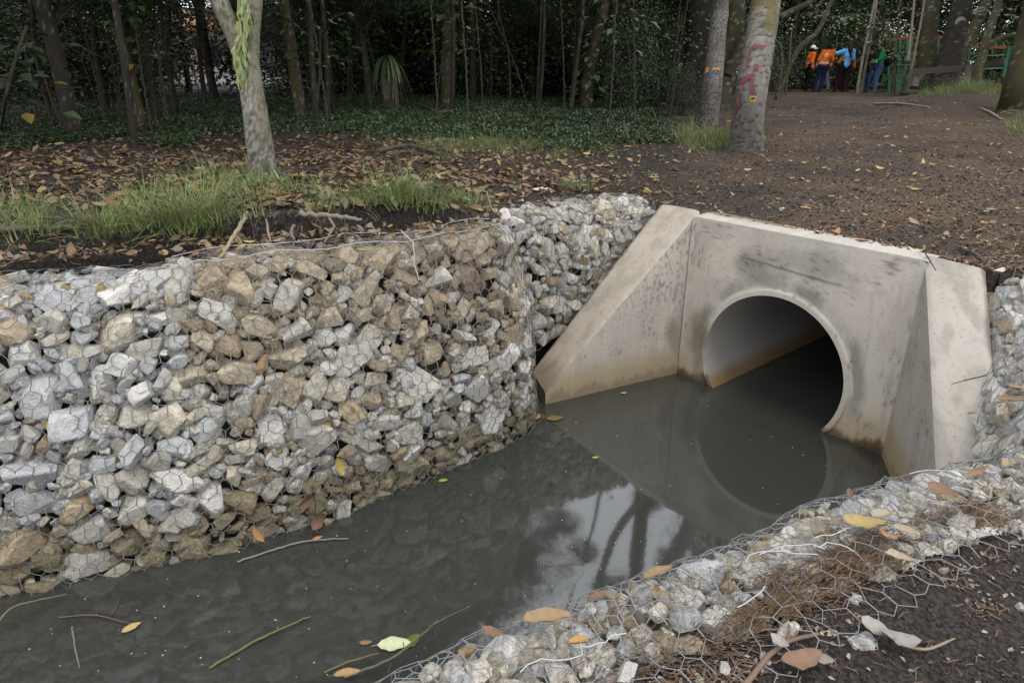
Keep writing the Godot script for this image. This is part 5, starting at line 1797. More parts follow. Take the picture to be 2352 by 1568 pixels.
	# leaf sprays hanging over the people
	for e in [[1965, 45, 25.5, 1.1, "leafy spray hanging over the dark jacket"], [2045, 60, 25.0, 1.2, "leafy spray hanging over the black backpack"], [2110, 30, 23.0, 0.9, "leafy spray hanging by the marked trunk"], [2020, 105, 24.0, 0.5, "small leafy spray in front of the green jacket's head"], [2065, 135, 23.0, 0.5, "small yellow green spray right of the black backpack"], [1880, 40, 27.0, 1.2, "leafy spray hanging over the orange jackets"], [2300, 30, 21.0, 1.0, "leafy spray at the top right corner"]]:
		root = thing("leaf_spray", e[4], "branch", Vector3.ZERO)
		var p := deep(e[0], e[1], e[2])
		leafy_stem(root, [p + Vector3(-e[3] * 0.7, 0.1, 0), p + Vector3(0, 0.2, 0), p + Vector3(e[3] * 0.7, -0.15, 0)], int(120 * e[3]), 0.15, 0.6 * e[3], int(e[0]), "leaves", Color(0.06, 0.09, 0.04), Color(0.12, 0.15, 0.07))
		wire_line(root, "twig", [p + Vector3(-e[3] * 0.7, 0.1, 0), p + Vector3(0, 0.2, 0), p + Vector3(e[3] * 0.7, -0.15, 0), p + Vector3(e[3], 1.5, -0.2)], 0.012, M.vert_dark, 0.01)
	var p2 := deep(2110, 190, 22.0)
	bush("leafy shrub with broad leaves at the marked trunk's foot", Vector3(p2.x, land(p2.x, p2.z), p2.z), Vector3(0.62, 0.45, 0.5), 7, "shrub", "", 1)
	for k in 44:
		var az := r.randf_range(-0.72, 0.24)
		var d := r.randf_range(10.5, 19.0)
		if az > -0.42 and az < -0.30:
			continue
		var p := Vector3(az * d, 0, -d)
		p.y = land(p.x, p.z)
		var hgt := r.randf_range(1.6, 3.6)
		var lean := Vector3(r.randfn(0, 0.35), 0, r.randfn(0, 0.25))
		var place := "left of the forked tree" if az < -0.42 else ("right of the forked tree" if az < -0.17 else ("around the vine covered trunk" if az > 0.02 else "before the berry hedge"))
		root = thing("sapling", "thin leaning sapling with sparse leaves in the wood, %s" % place, "sapling", Vector3.ZERO, "saplings %s" % place)
		wire_line(root, "stem", [p - Vector3.UP * 0.1, p + lean * 0.3 + Vector3.UP * hgt * 0.4, p + lean + Vector3.UP * hgt], 0.013, M.vert_dark, 0.03, k)
		leafy_stem(root, [p + lean * 0.5 + Vector3.UP * hgt * 0.45, p + lean * 0.8 + Vector3.UP * hgt * 0.8, p + lean * 1.2 + Vector3.UP * hgt * 1.05], r.randi_range(60, 150), r.randf_range(0.07, 0.15), r.randf_range(0.35, 0.8), 900 + k, "leaves", Color(0.032, 0.055, 0.02), Color(0.075, 0.105, 0.035))
	for e in [[512, 118, 25.0, 0.75, "dim leafy shrub hiding most of the pink house wall"], [462, 104, 22.0, 0.45, "small dim bush before the pink house wall's upper part"], [655, 118, 24.0, 0.8, "dim leafy shrub right of the forked tree before the far white wall"]]:
		var p := deep(e[0], e[1], e[2])
		bush(e[4], Vector3(p.x, p.y - e[3] * 0.8, p.z), Vector3(e[3], e[3], e[3]), int(e[0]))
	# hedge with orange berries
	var hedge := thing("berry_hedge", "long clipped hedge dotted with orange berries at the back of the wood", "hedge", Vector3.ZERO)
	var berries := []
	for k in 9:
		var c := deep(lerpf(940, 1340, k / 8.0), 95, 24.0)
		var o := obj("foliage", M.light_bushes[k % 3], M.leaf, hedge)
		o.transform = Transform3D(Basis(Vector3.UP, k * 1.3) * Basis.from_scale(Vector3(1.05, 1.35, 0.9)), Vector3(c.x, 2.35 + 0.1 * sin(k * 2.0), c.z))
		for j in 60:
			berries.append(Transform3D(Basis.from_scale(Vector3.ONE * 0.022), Vector3(c.x + r.randf_range(-0.8, 0.8), r.randf_range(2.6, 3.75), c.z + r.randf_range(0.3, 0.75))))
	var ball := SphereMesh.new()
	ball.radius = 1.0
	ball.height = 2.0
	ball.radial_segments = 8
	ball.rings = 4
	scatter("berries", ball, mat(lin(0.5, 0.16, 0.02), 0.4), berries, [], hedge)
	# yellow tape
	root = thing("barrier_tape", "thin yellow barrier tape strung between the trunks before the hedge", "tape", Vector3.ZERO)
	s = Shape.new()
	var tp := [deep(955, 112, 20.0), deep(1000, 116, 20.0), deep(1040, 114, 20.0), deep(1084, 110, 18.0), deep(1150, 118, 20.5), deep(1215, 104, 21.0)]
	for k in 5:
		for e in 6:
			var a: Vector3 = tp[k].lerp(tp[k + 1], e / 6.0) - Vector3.UP * 0.06 * sin(PI * e / 6.0)
			var c: Vector3 = tp[k].lerp(tp[k + 1], (e + 1) / 6.0) - Vector3.UP * 0.06 * sin(PI * (e + 1) / 6.0)
			s.box(Transform3D(Basis.looking_at((c - a).normalized()), (a + c) * 0.5), Vector3(0.004, 0.045, a.distance_to(c)))
	obj("tape", s.mesh(), mat(lin(0.42, 0.33, 0.03), 0.5), root)
	# chain link fence glimpsed between the trunks
	root = thing("chain_link_fence", "green chain link fence seen between the mossy and the painted trunk", "fence", Vector3.ZERO)
	s = Shape.new()
	var o0 := deep(1675, 190, 18.0)
	var ux := Vector3(1, 0, -0.15).normalized()
	for k in range(-9, 5):
		for sg in [-1.0, 1.0]:
			var a := o0 + ux * (k * 0.11)
			s.tube(PackedVector3Array([a, a + ux * sg * 0.5 + Vector3.UP * 1.5]), PackedFloat32Array([0.006, 0.006]), 4)
	obj("chain_link", s.mesh(), mat(lin(0.02, 0.10, 0.07), 0.5), root).set_meta("kind", "stuff")
	s = Shape.new()
	for k in 2:
		var a := o0 + ux * (k * 1.1 - 0.8)
		s.tube(PackedVector3Array([a - Vector3.UP * 0.8, a + Vector3.UP * 1.6]), PackedFloat32Array([0.03, 0.03]), 8)
		obj("post", s.mesh(), mat(lin(0.03, 0.09, 0.06), 0.5), root)
		s = Shape.new()
	# pale wall and house glimpsed far behind the left wood
	root = thing("low_wall", "low white wall glimpsed between the left trunks", "wall", Vector3.ZERO)
	s = Shape.new()
	s.box(Transform3D(Basis(), Vector3(-16.5, 1.75, -41.0)), Vector3(17.0, 0.62, 0.3))
	obj("wall", s.mesh(), mat(lin(0.62, 0.60, 0.58), 0.9), root)
	s = Shape.new()
	s.box(Transform3D(Basis(), Vector3(-16.5, 2.1, -41.0)), Vector3(17.2, 0.07, 0.4))
	obj("coping", s.mesh(), mat(lin(0.5, 0.48, 0.45), 0.9), root)
	for h in [["house", "pale pink house wall glimpsed far behind the forked tree", -18.5, 6.0, Color(0.42, 0.30, 0.26)], ["house", "sand coloured house wall glimpsed far behind, right of the forked tree", -12.8, 4.5, Color(0.42, 0.36, 0.24)]]:
		root = thing(h[0], h[1], "house", Vector3(h[2], 1.3, -48.0))
		s = Shape.new()
		s.box(Transform3D(Basis(), Vector3(0, 1.6, 0)), Vector3(h[3], 3.2, 5.0))
		obj("wall", s.mesh(), mat(h[4].linear_to_srgb(), 0.9), root)
		for k in 3:
			s = Shape.new()
			s.box(Transform3D(Basis(), Vector3((k - 1) * h[3] * 0.3, 1.6, 2.51)), Vector3(0.9, 1.1, 0.06))
			obj("window", s.mesh(), mat(lin(0.05, 0.06, 0.07), 0.15), root)
		s = Shape.new()
		for sg in [-1.0, 1.0]:
			s.box(Transform3D(Basis(Vector3(1, 0, 0), sg * 0.45), Vector3(0, 3.75, sg * 1.35)), Vector3(h[3] + 0.5, 0.12, 3.2))
		obj("roof", s.mesh(), mat(lin(0.22, 0.10, 0.06), 0.9), root)
	build_railing()

func bar(root: Node3D, called: String, a: Vector3, b: Vector3, w: float, h: float, m: Material) -> void:
	var s := Shape.new()
	var d := (b - a).normalized()
	var up := Vector3.UP if absf(d.y) < 0.9 else Vector3(0, 0, 1)
	s.box(Transform3D(Basis.looking_at(d, up), (a + b) * 0.5), Vector3(w, h, a.distance_to(b)))
	obj(called, s.mesh(), m, root)

func build_railing() -> void:
	var green := mat(lin(0.018, 0.095, 0.048), 0.6)
	var dark := mat(lin(0.015, 0.085, 0.042), 0.55)
	var pale := mat(lin(0.07, 0.18, 0.13), 0.55)
	var rust := mat(lin(0.26, 0.085, 0.03), 0.8)
	var timber := mat(lin(0.085, 0.065, 0.05), 0.9)
	var root := thing("raised_walkway", "green metal raised walkway with slatted posts and a rusty orange top rail", "walkway", Vector3.ZERO)
	bar(root, "deck_beam", deep(2022, 180, 26), deep(2092, 177, 26.0), 0.25, 0.25, green)
	bar(root, "deck_beam", deep(2090, 178, 26), deep(2198, 181, 26.3), 0.25, 0.27, green)
	bar(root, "deck_beam", deep(2200, 189, 25.5), deep(2272, 191, 25.5), 0.25, 0.24, dark)
	bar(root, "deck", deep(2022, 173, 26.5), deep(2200, 172, 27.5), 1.4, 0.06, timber)
	for e in [[2040, 2044], [2062, 2068], [2075, 2084], [2088, 2096], [2105, 2118], [2120, 2128], [2150, 2155], [2172, 2178], [2192, 2199], [2208, 2214], [2220, 2230]]:
		bar(root, "post", deep(e[0], 176, 26.0 + 0.4 * sin(e[0])), deep(e[1], 90, 26.0 + 0.4 * sin(e[0])), 0.09, 0.09, green if e[0] % 2 == 0 else dark)
	for e in [[2025, 121, 2120, 120], [2120, 120, 2190, 121], [2200, 122, 2250, 124], [2025, 148, 2190, 149], [2200, 138, 2260, 140], [2030, 132, 2150, 142]]:
		bar(root, "rail", deep(e[0], e[1], 26.1), deep(e[2], e[3], 26.1), 0.035, 0.04, pale)
	for e in [[2035, 92, 2082, 86, 26.0], [2082, 86, 2150, 85, 26.0], [2150, 85, 2215, 86, 26.0], [2215, 86, 2240, 90, 26.2], [2080, 98, 2110, 104, 27.5], [2198, 106, 2270, 108, 25.0], [2270, 108, 2352, 110, 25.0]]:
		bar(root, "top_rail", deep(e[0], e[1], e[4]), deep(e[2], e[3], e[4]), 0.08, 0.09, rust)
	bar(root, "brace", deep(2070, 168, 26.4), deep(2125, 128, 26.4), 0.05, 0.07, rust)
	for e in [[2088, 182, 2082, 214, 0.34], [2062, 182, 2060, 214, 0.16], [2042, 184, 2040, 216, 0.12], [2100, 185, 2098, 214, 0.2], [2068, 184, 2064, 212, 0.12]]:
		bar(root, "leg", deep(e[0], e[1], 25.9), deep(e[2], e[3], 25.9), e[4], 0.14, green if e[4] > 0.2 else dark)
	bar(root, "brace", deep(2035, 210, 26.2), deep(2075, 186, 26.2), 0.05, 0.06, rust)
	root = thing("walkway_gate", "tall green frame at the right end of the raised walkway", "gate", Vector3.ZERO)
	for e in [[2243, 180, 2252, 110], [2251, 180, 2260, 112], [2304, 178, 2318, 108], [2325, 172, 2338, 108], [2312, 178, 2326, 110]]:
		bar(root, "post", deep(e[0], e[1], 24.0), deep(e[2], e[3], 24.0), 0.11, 0.09, green)
	for y in [128.0, 144.0, 158.0]:
		bar(root, "rail", deep(2250, y, 24.0), deep(2335, y - 3.0, 24.0), 0.03, 0.04, pale)
	root = thing("concrete_block", "small pale concrete block under the walkway leg", "block", Vector3.ZERO)
	var s := Shape.new()
	s.box(Transform3D(Basis(Vector3.UP, 0.3), deep(2083, 219, 25.4)), Vector3(0.55, 0.26, 0.4))
	obj("block", s.mesh(), mat(lin(0.16, 0.145, 0.12), 0.95), root)
	root = thing("plank_rail", "weathered plank rail on short posts crossing before the walkway at the right", "fence", Vector3.ZERO)
	bar(root, "plank", deep(2094, 165, 21.0), deep(2222, 155, 20.4), 0.06, 0.17, timber)
	bar(root, "plank", deep(2232, 154, 20.3), deep(2310, 140, 18.6), 0.06, 0.17, timber)
	for e in [[2232, 152, 2222, 200, 20.2], [2105, 160, 2100, 200, 21.1]]:
		bar(root, "post", deep(e[0], e[1], e[4]), deep(e[2], e[3], e[4]), 0.2, 0.16, mat(lin(0.12, 0.10, 0.075), 0.9))

# ---------------------------------------------------------------- people
func field_mesh(s: Shape, bones: Array, cell: float, blend: float, tone: Callable) -> void:
	var lo := Vector3(1e9, 1e9, 1e9)
	var hi := -lo
	for b in bones:
		var m: float = maxf(b[2], b[3]) + cell * 2.0 + blend
		for e in 2:
			lo = lo.min(b[e] - Vector3.ONE * m)
			hi = hi.max(b[e] + Vector3.ONE * m)
	var n := Vector3i(((hi - lo) / cell).ceil()) + Vector3i.ONE
	var f := PackedFloat32Array()
	f.resize(n.x * n.y * n.z)
	f.fill(1.0)
	for b in bones:
		var p0: Vector3 = b[0]
		var ax: Vector3 = b[1] - b[0]
		var l2 := maxf(ax.length_squared(), 1e-9)
		var m: float = maxf(b[2], b[3]) + cell * 1.6 + blend
		var a := Vector3i(((b[0].min(b[1]) - Vector3.ONE * m - lo) / cell).floor()).clamp(Vector3i.ZERO, n - Vector3i.ONE)
		var c := Vector3i(((b[0].max(b[1]) + Vector3.ONE * m - lo) / cell).ceil()).clamp(Vector3i.ZERO, n - Vector3i.ONE)
		for z in range(a.z, c.z + 1):
			for y in range(a.y, c.y + 1):
				for x in range(a.x, c.x + 1):
					var w := lo + Vector3(x, y, z) * cell - p0
					var h := clampf(w.dot(ax) / l2, 0.0, 1.0)
					var d := (w - ax * h).length() - lerpf(b[2], b[3], h)
					var k := (z * n.y + y) * n.x + x
					var o := f[k]
					var q := maxf(blend - absf(o - d), 0.0) / blend
					f[k] = minf(o, d) - q * q * blend * 0.25
	var id := {}
	var sx := 1
	var sy := n.x
	var sz := n.x * n.y
	for z in n.z - 1:
		for y in n.y - 1:
			for x in n.x - 1:
				var k := z * sz + y * sy + x
				var inside := 0
				var sum := Vector3()
				var cnt := 0
				var v := [f[k], f[k + sx], f[k + sy], f[k + sx + sy], f[k + sz], f[k + sz + sx], f[k + sz + sy], f[k + sz + sx + sy]]
				for e in 8:
					if v[e] < 0.0: inside += 1
				if inside == 0 or inside == 8:
					continue
				for e in 8:
					for ax in 3:
						var e2 := e | (1 << ax)
						if e2 == e or (v[e] < 0.0) == (v[e2] < 0.0):
							continue
						var t: float = v[e] / (v[e] - v[e2])
						var p := Vector3(e & 1, (e >> 1) & 1, (e >> 2) & 1)
						p[ax] = t
						sum += p
						cnt += 1
				var g := Vector3(v[1] + v[3] + v[5] + v[7] - v[0] - v[2] - v[4] - v[6], v[2] + v[3] + v[6] + v[7] - v[0] - v[1] - v[4] - v[5], v[4] + v[5] + v[6] + v[7] - v[0] - v[1] - v[2] - v[3])
				var at_ := lo + (Vector3(x, y, z) + sum / cnt) * cell
				id[k] = s.p(at_, g.normalized(), tone.call(at_))
	for k in id:
		for e in [[sx, sy, sz], [sy, sz, sx], [sz, sx, sy]]:
			if (f[k] < 0.0) == (f[k + e[0]] < 0.0):
				continue
			if id.has(k - e[1]) and id.has(k - e[2]) and id.has(k - e[1] - e[2]):
				s.q(id[k], id[k - e[1]], id[k - e[1] - e[2]], id[k - e[2]])

func person(label: String, where: Vector3, h: float, yaw: float, o: Dictionary) -> void:
	var root := thing("person", label, "person", where)
	root.rotation.y = yaw
	var k := h / 1.7
	root.scale = Vector3.ONE * k
	var lean: Vector3 = o.get("lean", Vector3.ZERO)   # of the shoulders, over the hips
	var step: float = o.get("step", 0.08)
	var hip := [Vector3(-0.09, 0.92, 0), Vector3(0.09, 0.92, 0)]
	var foot := [Vector3(-0.11, 0.07, -step * 0.5), Vector3(0.11, 0.07, step * 0.5)]
	if o.has("feet"): foot = o.feet
	var knee := []
	for e in 2:
		knee.append(hip[e].lerp(foot[e], 0.5) + Vector3(0, 0, 0.03))
	var chest := Vector3(0, 1.27, 0) + lean * 0.75
	var sh := [Vector3(-0.175, 1.41, 0) + lean, Vector3(0.175, 1.41, 0) + lean]
	var neck := Vector3(0, 1.46, 0) + lean
	var head: Vector3 = Vector3(0, 1.585, 0.02) + lean * 1.1 + o.get("nod", Vector3.ZERO)
	var el: Array = o.get("elbow", [Vector3(-0.25, 1.14, -0.04) + lean * 0.5, Vector3(0.25, 1.14, -0.04) + lean * 0.5])
	var wr: Array = o.get("wrist", [Vector3(-0.24, 0.90, 0.06) + lean * 0.2, Vector3(0.24, 0.90, 0.06) + lean * 0.2])
	var skin: Color = o.skin
	var plain := func(_p): return skin
	# the body: head, neck, trunk and limbs in one skin
	var s := Shape.new()
	var look: Vector3 = o.get("look", Vector3(0, 0, 1))
	var lr := Vector3(look.z, 0, -look.x)
	var bones := [[head + Vector3(0, 0.04, 0) - look * 0.01, head - Vector3(0, 0.035, 0) + look * 0.015, 0.086, 0.07], [head + look * 0.035 - Vector3(0, 0.07, 0), head + look * 0.03 - Vector3(0, 0.08, 0), 0.035, 0.03], [head - Vector3(0, 0.06, 0), neck - Vector3(0, 0.06, 0), 0.05, 0.058],
		[neck - Vector3(0, 0.08, 0), chest, 0.08, 0.12], [chest, Vector3(0, 0.98, 0), 0.12, 0.12], [sh[0], sh[1], 0.06, 0.06]]
	for e in 2:
		bones.append_array([[sh[e], el[e], 0.052, 0.04], [el[e], wr[e], 0.04, 0.027], [hip[e], knee[e], 0.085, 0.055], [knee[e], foot[e], 0.052, 0.038], [foot[e], foot[e] + Vector3(0.01, -0.02, 0.14), 0.04, 0.035]])
	field_mesh(s, bones, 0.024, 0.03, plain)
	# face and hands on finer grids
	var fb := [[head + look * 0.078 + Vector3(0, 0.012, 0), head + look * 0.1 - Vector3(0, 0.02, 0), 0.010, 0.014], [head + look * 0.084 - Vector3(0, 0.05, 0) - lr * 0.018, head + look * 0.084 - Vector3(0, 0.05, 0) + lr * 0.018, 0.008, 0.008]]
	for e in [-1.0, 1.0]:
		fb.append([head + lr * 0.082 * e + Vector3(0, 0.018, 0), head + lr * 0.08 * e - Vector3(0, 0.025, 0), 0.016, 0.011])
	field_mesh(s, fb, 0.008, 0.004, func(p): return skin * 0.9)
	for e in 2:
		var d: Vector3 = (wr[e] - el[e]).normalized()
		var across := d.cross(Vector3(1, 0, 0)).normalized()
		var palm_n := across.cross(d)
		var hb := [[wr[e], wr[e] + d * 0.08, 0.024, 0.03]]
		for q in 4:
			var off: Vector3 = across * (q - 1.5) * 0.019
			var base: Vector3 = wr[e] + d * 0.085 + off
			var l: float = [0.062, 0.075, 0.07, 0.055][q]
			hb.append([base, base + d * l * 0.55 + palm_n * 0.008, 0.009, 0.0085])
			hb.append([base + d * l * 0.55 + palm_n * 0.008, base + d * l + palm_n * 0.026, 0.0085, 0.007])
		hb.append([wr[e] + d * 0.03 + across * 0.025, wr[e] + d * 0.07 + across * 0.05 + palm_n * 0.01, 0.011, 0.009])
		hb.append([wr[e] + d * 0.07 + across * 0.05 + palm_n * 0.01, wr[e] + d * 0.10 + across * 0.048 + palm_n * 0.02, 0.009, 0.008])
		field_mesh(s, hb, 0.007, 0.005, plain)
	obj("body", s.mesh(), M.cloth, root)
	s = Shape.new()
	for e in [-1.0, 1.0]:
		s.box(Transform3D(Basis.looking_at(look), head + look * 0.083 + lr * 0.03 * e + Vector3(0, 0.014, 0)), Vector3(0.022, 0.011, 0.012), Color(0.02, 0.015, 0.012))
	obj("eyes", s.mesh(), M.cloth, root)
	# jacket
	s = Shape.new()
	var hem: float = o.get("hem", 0.90)
	var jr := 1.0
	bones = [[neck - Vector3(0, 0.02, 0), chest, 0.08, 0.145], [chest + Vector3(-0.05, 0, 0), chest + Vector3(0.05, 0, 0), 0.135, 0.135], [chest, Vector3(0, hem + 0.11, 0), 0.145, 0.14], [Vector3(-0.06, hem + 0.1, 0), Vector3(0.06, hem + 0.1, 0), 0.125, 0.125], [sh[0], sh[1], 0.075, 0.075], [neck + Vector3(0, 0.0, 0), neck + Vector3(0, 0.03, 0.005), 0.07, 0.062]]
	for e in 2:
		bones.append_array([[sh[e], el[e], 0.085, 0.07], [el[e], wr[e] - (wr[e] - el[e]).normalized() * 0.01, 0.07, 0.052]])
	var jc: Color = o.jacket
	var band: Color = o.get("band", jc)
	var bands: Array = o.get("bands", [])
	var elv: Array = el
	var wrv: Array = wr
	field_mesh(s, bones, 0.022, 0.035, func(p):
		var c := jc * (1.0 + 0.12 * nz.get_noise_3d(p.x * 900, p.y * 900, p.z * 900))
		for e in bands:
			if absf(p.x) < 0.2 and p.y > e[0] and p.y < e[1]: c = band
		if bands.size():
			for e in 2:
				var q: float = (p - elv[e]).dot((wrv[e] - elv[e]).normalized()) / elv[e].distance_to(wrv[e])
				if (p - elv[e].lerp(wrv[e], clampf(q, 0.0, 1.0))).length() < 0.09 and q > 0.5 and q < 0.72 and absf(p.x) > 0.17: c = Color(0.42, 0.40, 0.38)
		if o.get("badge", false) and p.z < -0.05 and absf(p.x + 0.02) < 0.055 and p.y > 1.22 and p.y < 1.38 and nz.get_noise_2d(p.x * 4000, p.y * 3000) > -0.1: c = Color(0.5, 0.4, 0.35)
		return c)
	obj("jacket", s.mesh(), M.cloth, root)
	# trousers and shoes
	s = Shape.new()
	bones = [[hip[0], hip[1], 0.125, 0.125], [Vector3(-0.06, 1.0, 0), Vector3(0.06, 1.0, 0), 0.115, 0.115]]
	for e in 2:
		bones.append_array([[hip[e], knee[e], 0.105, 0.078], [knee[e], foot[e] + Vector3(0, 0.02, 0), 0.076, 0.07]])
	var tc: Color = o.trousers
	field_mesh(s, bones, 0.022, 0.025, func(p): return tc * (1.0 + 0.15 * nz.get_noise_3d(p.x * 700, p.y * 500, p.z * 700)))
	obj("trousers", s.mesh(), M.cloth, root)
	for e in 2:
		s = Shape.new()
		field_mesh(s, [[foot[e] + Vector3(0, -0.02, -0.03), foot[e] + Vector3(0.01, -0.03, 0.15), 0.055, 0.045]], 0.02, 0.02, func(_p): return o.get("shoes", Color(0.06, 0.035, 0.03)))
		obj("shoe", s.mesh(), M.cloth, root)
	# hair, cap, pack
	s = Shape.new()
	var hair: Color = o.get("hair", Color(0.015, 0.012, 0.01))
	bones = [[head + Vector3(0, 0.05, 0) - look * 0.022, head - look * 0.035 - Vector3(0, 0.03, 0), 0.092, 0.075]]
	if o.get("long_hair", 0.0) > 0.0:
		bones.append([head - look * 0.06, neck - look * 0.13 - Vector3(0, 0.02, 0), 0.085, 0.07])
		bones.append([neck - look * 0.13, neck - look * 0.175 - Vector3(0.02, o.long_hair, 0), 0.075, 0.03])
	if o.get("bun", false):
		bones.append([head - look * 0.10 + Vector3(0, 0.05, 0), head - look * 0.11 + Vector3(0, 0.04, 0), 0.045, 0.045])
	field_mesh(s, bones, 0.018, 0.03, func(_p): return hair)
	obj("hair", s.mesh(), M.cloth, root)
	if o.get("cap", false):
		s = Shape.new()
		field_mesh(s, [[head + Vector3(0, 0.075, 0) - look * 0.02, head + Vector3(0, 0.06, 0) + look * 0.02, 0.095, 0.09]], 0.014, 0.02, func(p): return Color(0.72, 0.70, 0.66) if (p - head).dot(look) < 0.045 or p.y < head.y + 0.09 else Color(0.25, 0.03, 0.03))
		field_mesh(s, [[head + Vector3(0, 0.055, 0) + look * 0.08 - lr * 0.045, head + Vector3(0, 0.055, 0) + look * 0.08 + lr * 0.045, 0.014, 0.014], [head + Vector3(0, 0.055, 0) + look * 0.08, head + Vector3(0, 0.04, 0) + look * 0.165, 0.03, 0.016]], 0.009, 0.02, func(_p): return Color(0.70, 0.68, 0.64))
		obj("cap", s.mesh(), M.cloth, root)
	if o.get("pack", false):
		s = Shape.new()
		field_mesh(s, [[Vector3(-0.06, 1.36, -0.22) + lean, Vector3(0.06, 1.36, -0.22) + lean, 0.11, 0.11], [Vector3(-0.07, 1.08, -0.25), Vector3(0.07, 1.08, -0.25), 0.15, 0.15], [Vector3(-0.06, 1.36, -0.22) + lean, Vector3(0, 1.05, -0.24), 0.12, 0.14]], 0.022, 0.04, func(_p): return Color(0.012, 0.013, 0.016))
		obj("backpack", s.mesh(), M.cloth, root)
		s = Shape.new()
		for e in 2:
			s.tube(PackedVector3Array([sh[e] * Vector3(0.6, 1, 1) + Vector3(0, 0.09, -0.08), sh[e] * Vector3(0.62, 1, 1) + Vector3(0, 0.07, 0.10), chest + Vector3((e - 0.5) * 0.22, -0.1, 0.17), Vector3((e - 0.5) * 0.3, 1.02, -0.12)]), PackedFloat32Array([0.025, 0.025, 0.022, 0.02]), 6, Color(0.02, 0.02, 0.022))
		obj("strap", s.mesh(), M.cloth, root)

func build_people() -> void:
	var orange := Color(0.50, 0.11, 0.018)
	var grey := Color(0.42, 0.40, 0.38)
	var dark := Color(0.075, 0.042, 0.03)
	var light := Color(0.28, 0.17, 0.12)
	var p := func(px: float, d: float) -> Vector3:
		var q := deep(px, 200, d)
		return Vector3(q.x, land(q.x, q.z) - 0.01, q.z)
	person("person in a white cap, orange jacket and black trousers, standing side on at the left", p.call(1852, 26.4), 1.64, PI * 0.5, {"skin": dark, "jacket": orange * 1.1, "band": grey, "bands": [[1.08, 1.14]], "trousers": Color(0.010, 0.010, 0.011), "cap": true, "hem": 0.84, "lean": Vector3(0, 0, 0.05), "feet": [Vector3(-0.11, 0.07, -0.06), Vector3(0.1, 0.07, 0.02)]})
	person("person in an orange jacket and navy trousers leaning forward, back to the camera", p.call(1884, 26.0), 1.7, PI * 1.0 - 0.15, {"skin": dark, "jacket": orange * 0.95, "band": grey, "bands": [[1.0, 1.06]], "badge": true, "trousers": Color(0.016, 0.018, 0.045), "lean": Vector3(-0.13, 0.0, 0.06), "hem": 0.92, "feet": [Vector3(-0.02, 0.07, 0.0), Vector3(0.20, 0.07, 0.0)], "hair": Color(0.012, 0.012, 0.014)})
	person("person in grey trousers and orange jacket hidden behind the leaning one", p.call(1888, 27.2), 1.5, PI * 0.8, {"skin": dark, "jacket": orange * 0.9, "trousers": Color(0.17, 0.19, 0.24), "hem": 0.82, "feet": [Vector3(-0.28, 0.07, 0.0), Vector3(0.26, 0.07, 0.05)]})
	person("person with long brown hair in a sky blue jacket with a grey band, back turned", p.call(1933, 25.8), 1.72, PI + 0.1, {"skin": light, "jacket": Color(0.10, 0.36, 0.66), "band": Color(0.23, 0.25, 0.26), "bands": [[1.10, 1.20]], "trousers": Color(0.014, 0.012, 0.012), "hair": Color(0.030, 0.022, 0.017), "long_hair": 0.25, "hem": 0.84, "lean": Vector3(-0.05, 0, 0), "feet": [Vector3(-0.12, 0.07, 0), Vector3(0.22, 0.07, 0)],
		"elbow": [Vector3(-0.28, 1.16, 0.0), Vector3(0.34, 1.34, 0.06)], "wrist": [Vector3(-0.26, 1.08, 0.24), Vector3(0.20, 1.36, 0.26)]})
	person("person in an orange jacket and maroon trousers hidden behind the blue jacket", p.call(1936, 27.0), 1.6, PI * 0.1, {"skin": dark, "jacket": orange * 0.95, "trousers": Color(0.06, 0.012, 0.022), "hem": 0.86, "elbow": [Vector3(-0.38, 1.12, 0.0), Vector3(0.38, 1.12, 0.0)], "wrist": [Vector3(-0.30, 0.92, 0.14), Vector3(0.30, 0.92, 0.14)]})
	person("person with black hair in a dark olive jacket and blue jeans facing left", p.call(1990, 26.2), 1.52, -PI * 0.35, {"skin": light, "jacket": Color(0.022, 0.022, 0.017), "trousers": Color(0.045, 0.075, 0.17), "bun": true, "hem": 0.78, "hair": Color(0.012, 0.01, 0.01)})
	person("person in a green jacket and blue jeans with a black backpack, facing left", p.call(2011, 25.6), 1.74, -PI * 0.55, {"skin": dark, "jacket": Color(0.018, 0.19, 0.07), "band": Color(0.2, 0.27, 0.22), "bands": [[1.04, 1.07]], "trousers": Color(0.06, 0.10, 0.21), "pack": true, "hem": 0.90, "elbow": [Vector3(-0.26, 1.16, 0.06), Vector3(0.26, 1.16, 0.06)], "wrist": [Vector3(-0.16, 1.04, 0.25), Vector3(0.16, 1.04, 0.25)]})

# ---------------------------------------------------------------- small things
func fallen(label: String, px: float, py: float, y: float, size: float, yaw: float, c: Color, tilt := 0.15, k := -1, group := "") -> void:
	var p := ground(px, py) if y < -50.0 else at(px, py, y)
	var r := rng
	var o := obj("fallen_leaf", M.leaves[(int(px) if k < 0 else k) % 6], leaf_mat(c))
	var b := Basis(Vector3.UP, yaw) * Basis.from_euler(Vector3(r.randfn(0, tilt), 0, r.randfn(0, tilt)))
	o.transform = Transform3D(b * Basis.from_scale(Vector3.ONE * size * 0.88), p + Vector3.UP * 0.012)
	tag(o, label, "leaf", group)

var leaf_mats := {}
func leaf_mat(c: Color) -> StandardMaterial3D:
	var key := Vector3i(c.r * 40, c.g * 40, c.b * 40)
	if not leaf_mats.has(key):
		var m := vmat(0.7, 0.4, 0.1)
		m.albedo_color = c.linear_to_srgb()
		leaf_mats[key] = m
	return leaf_mats[key]

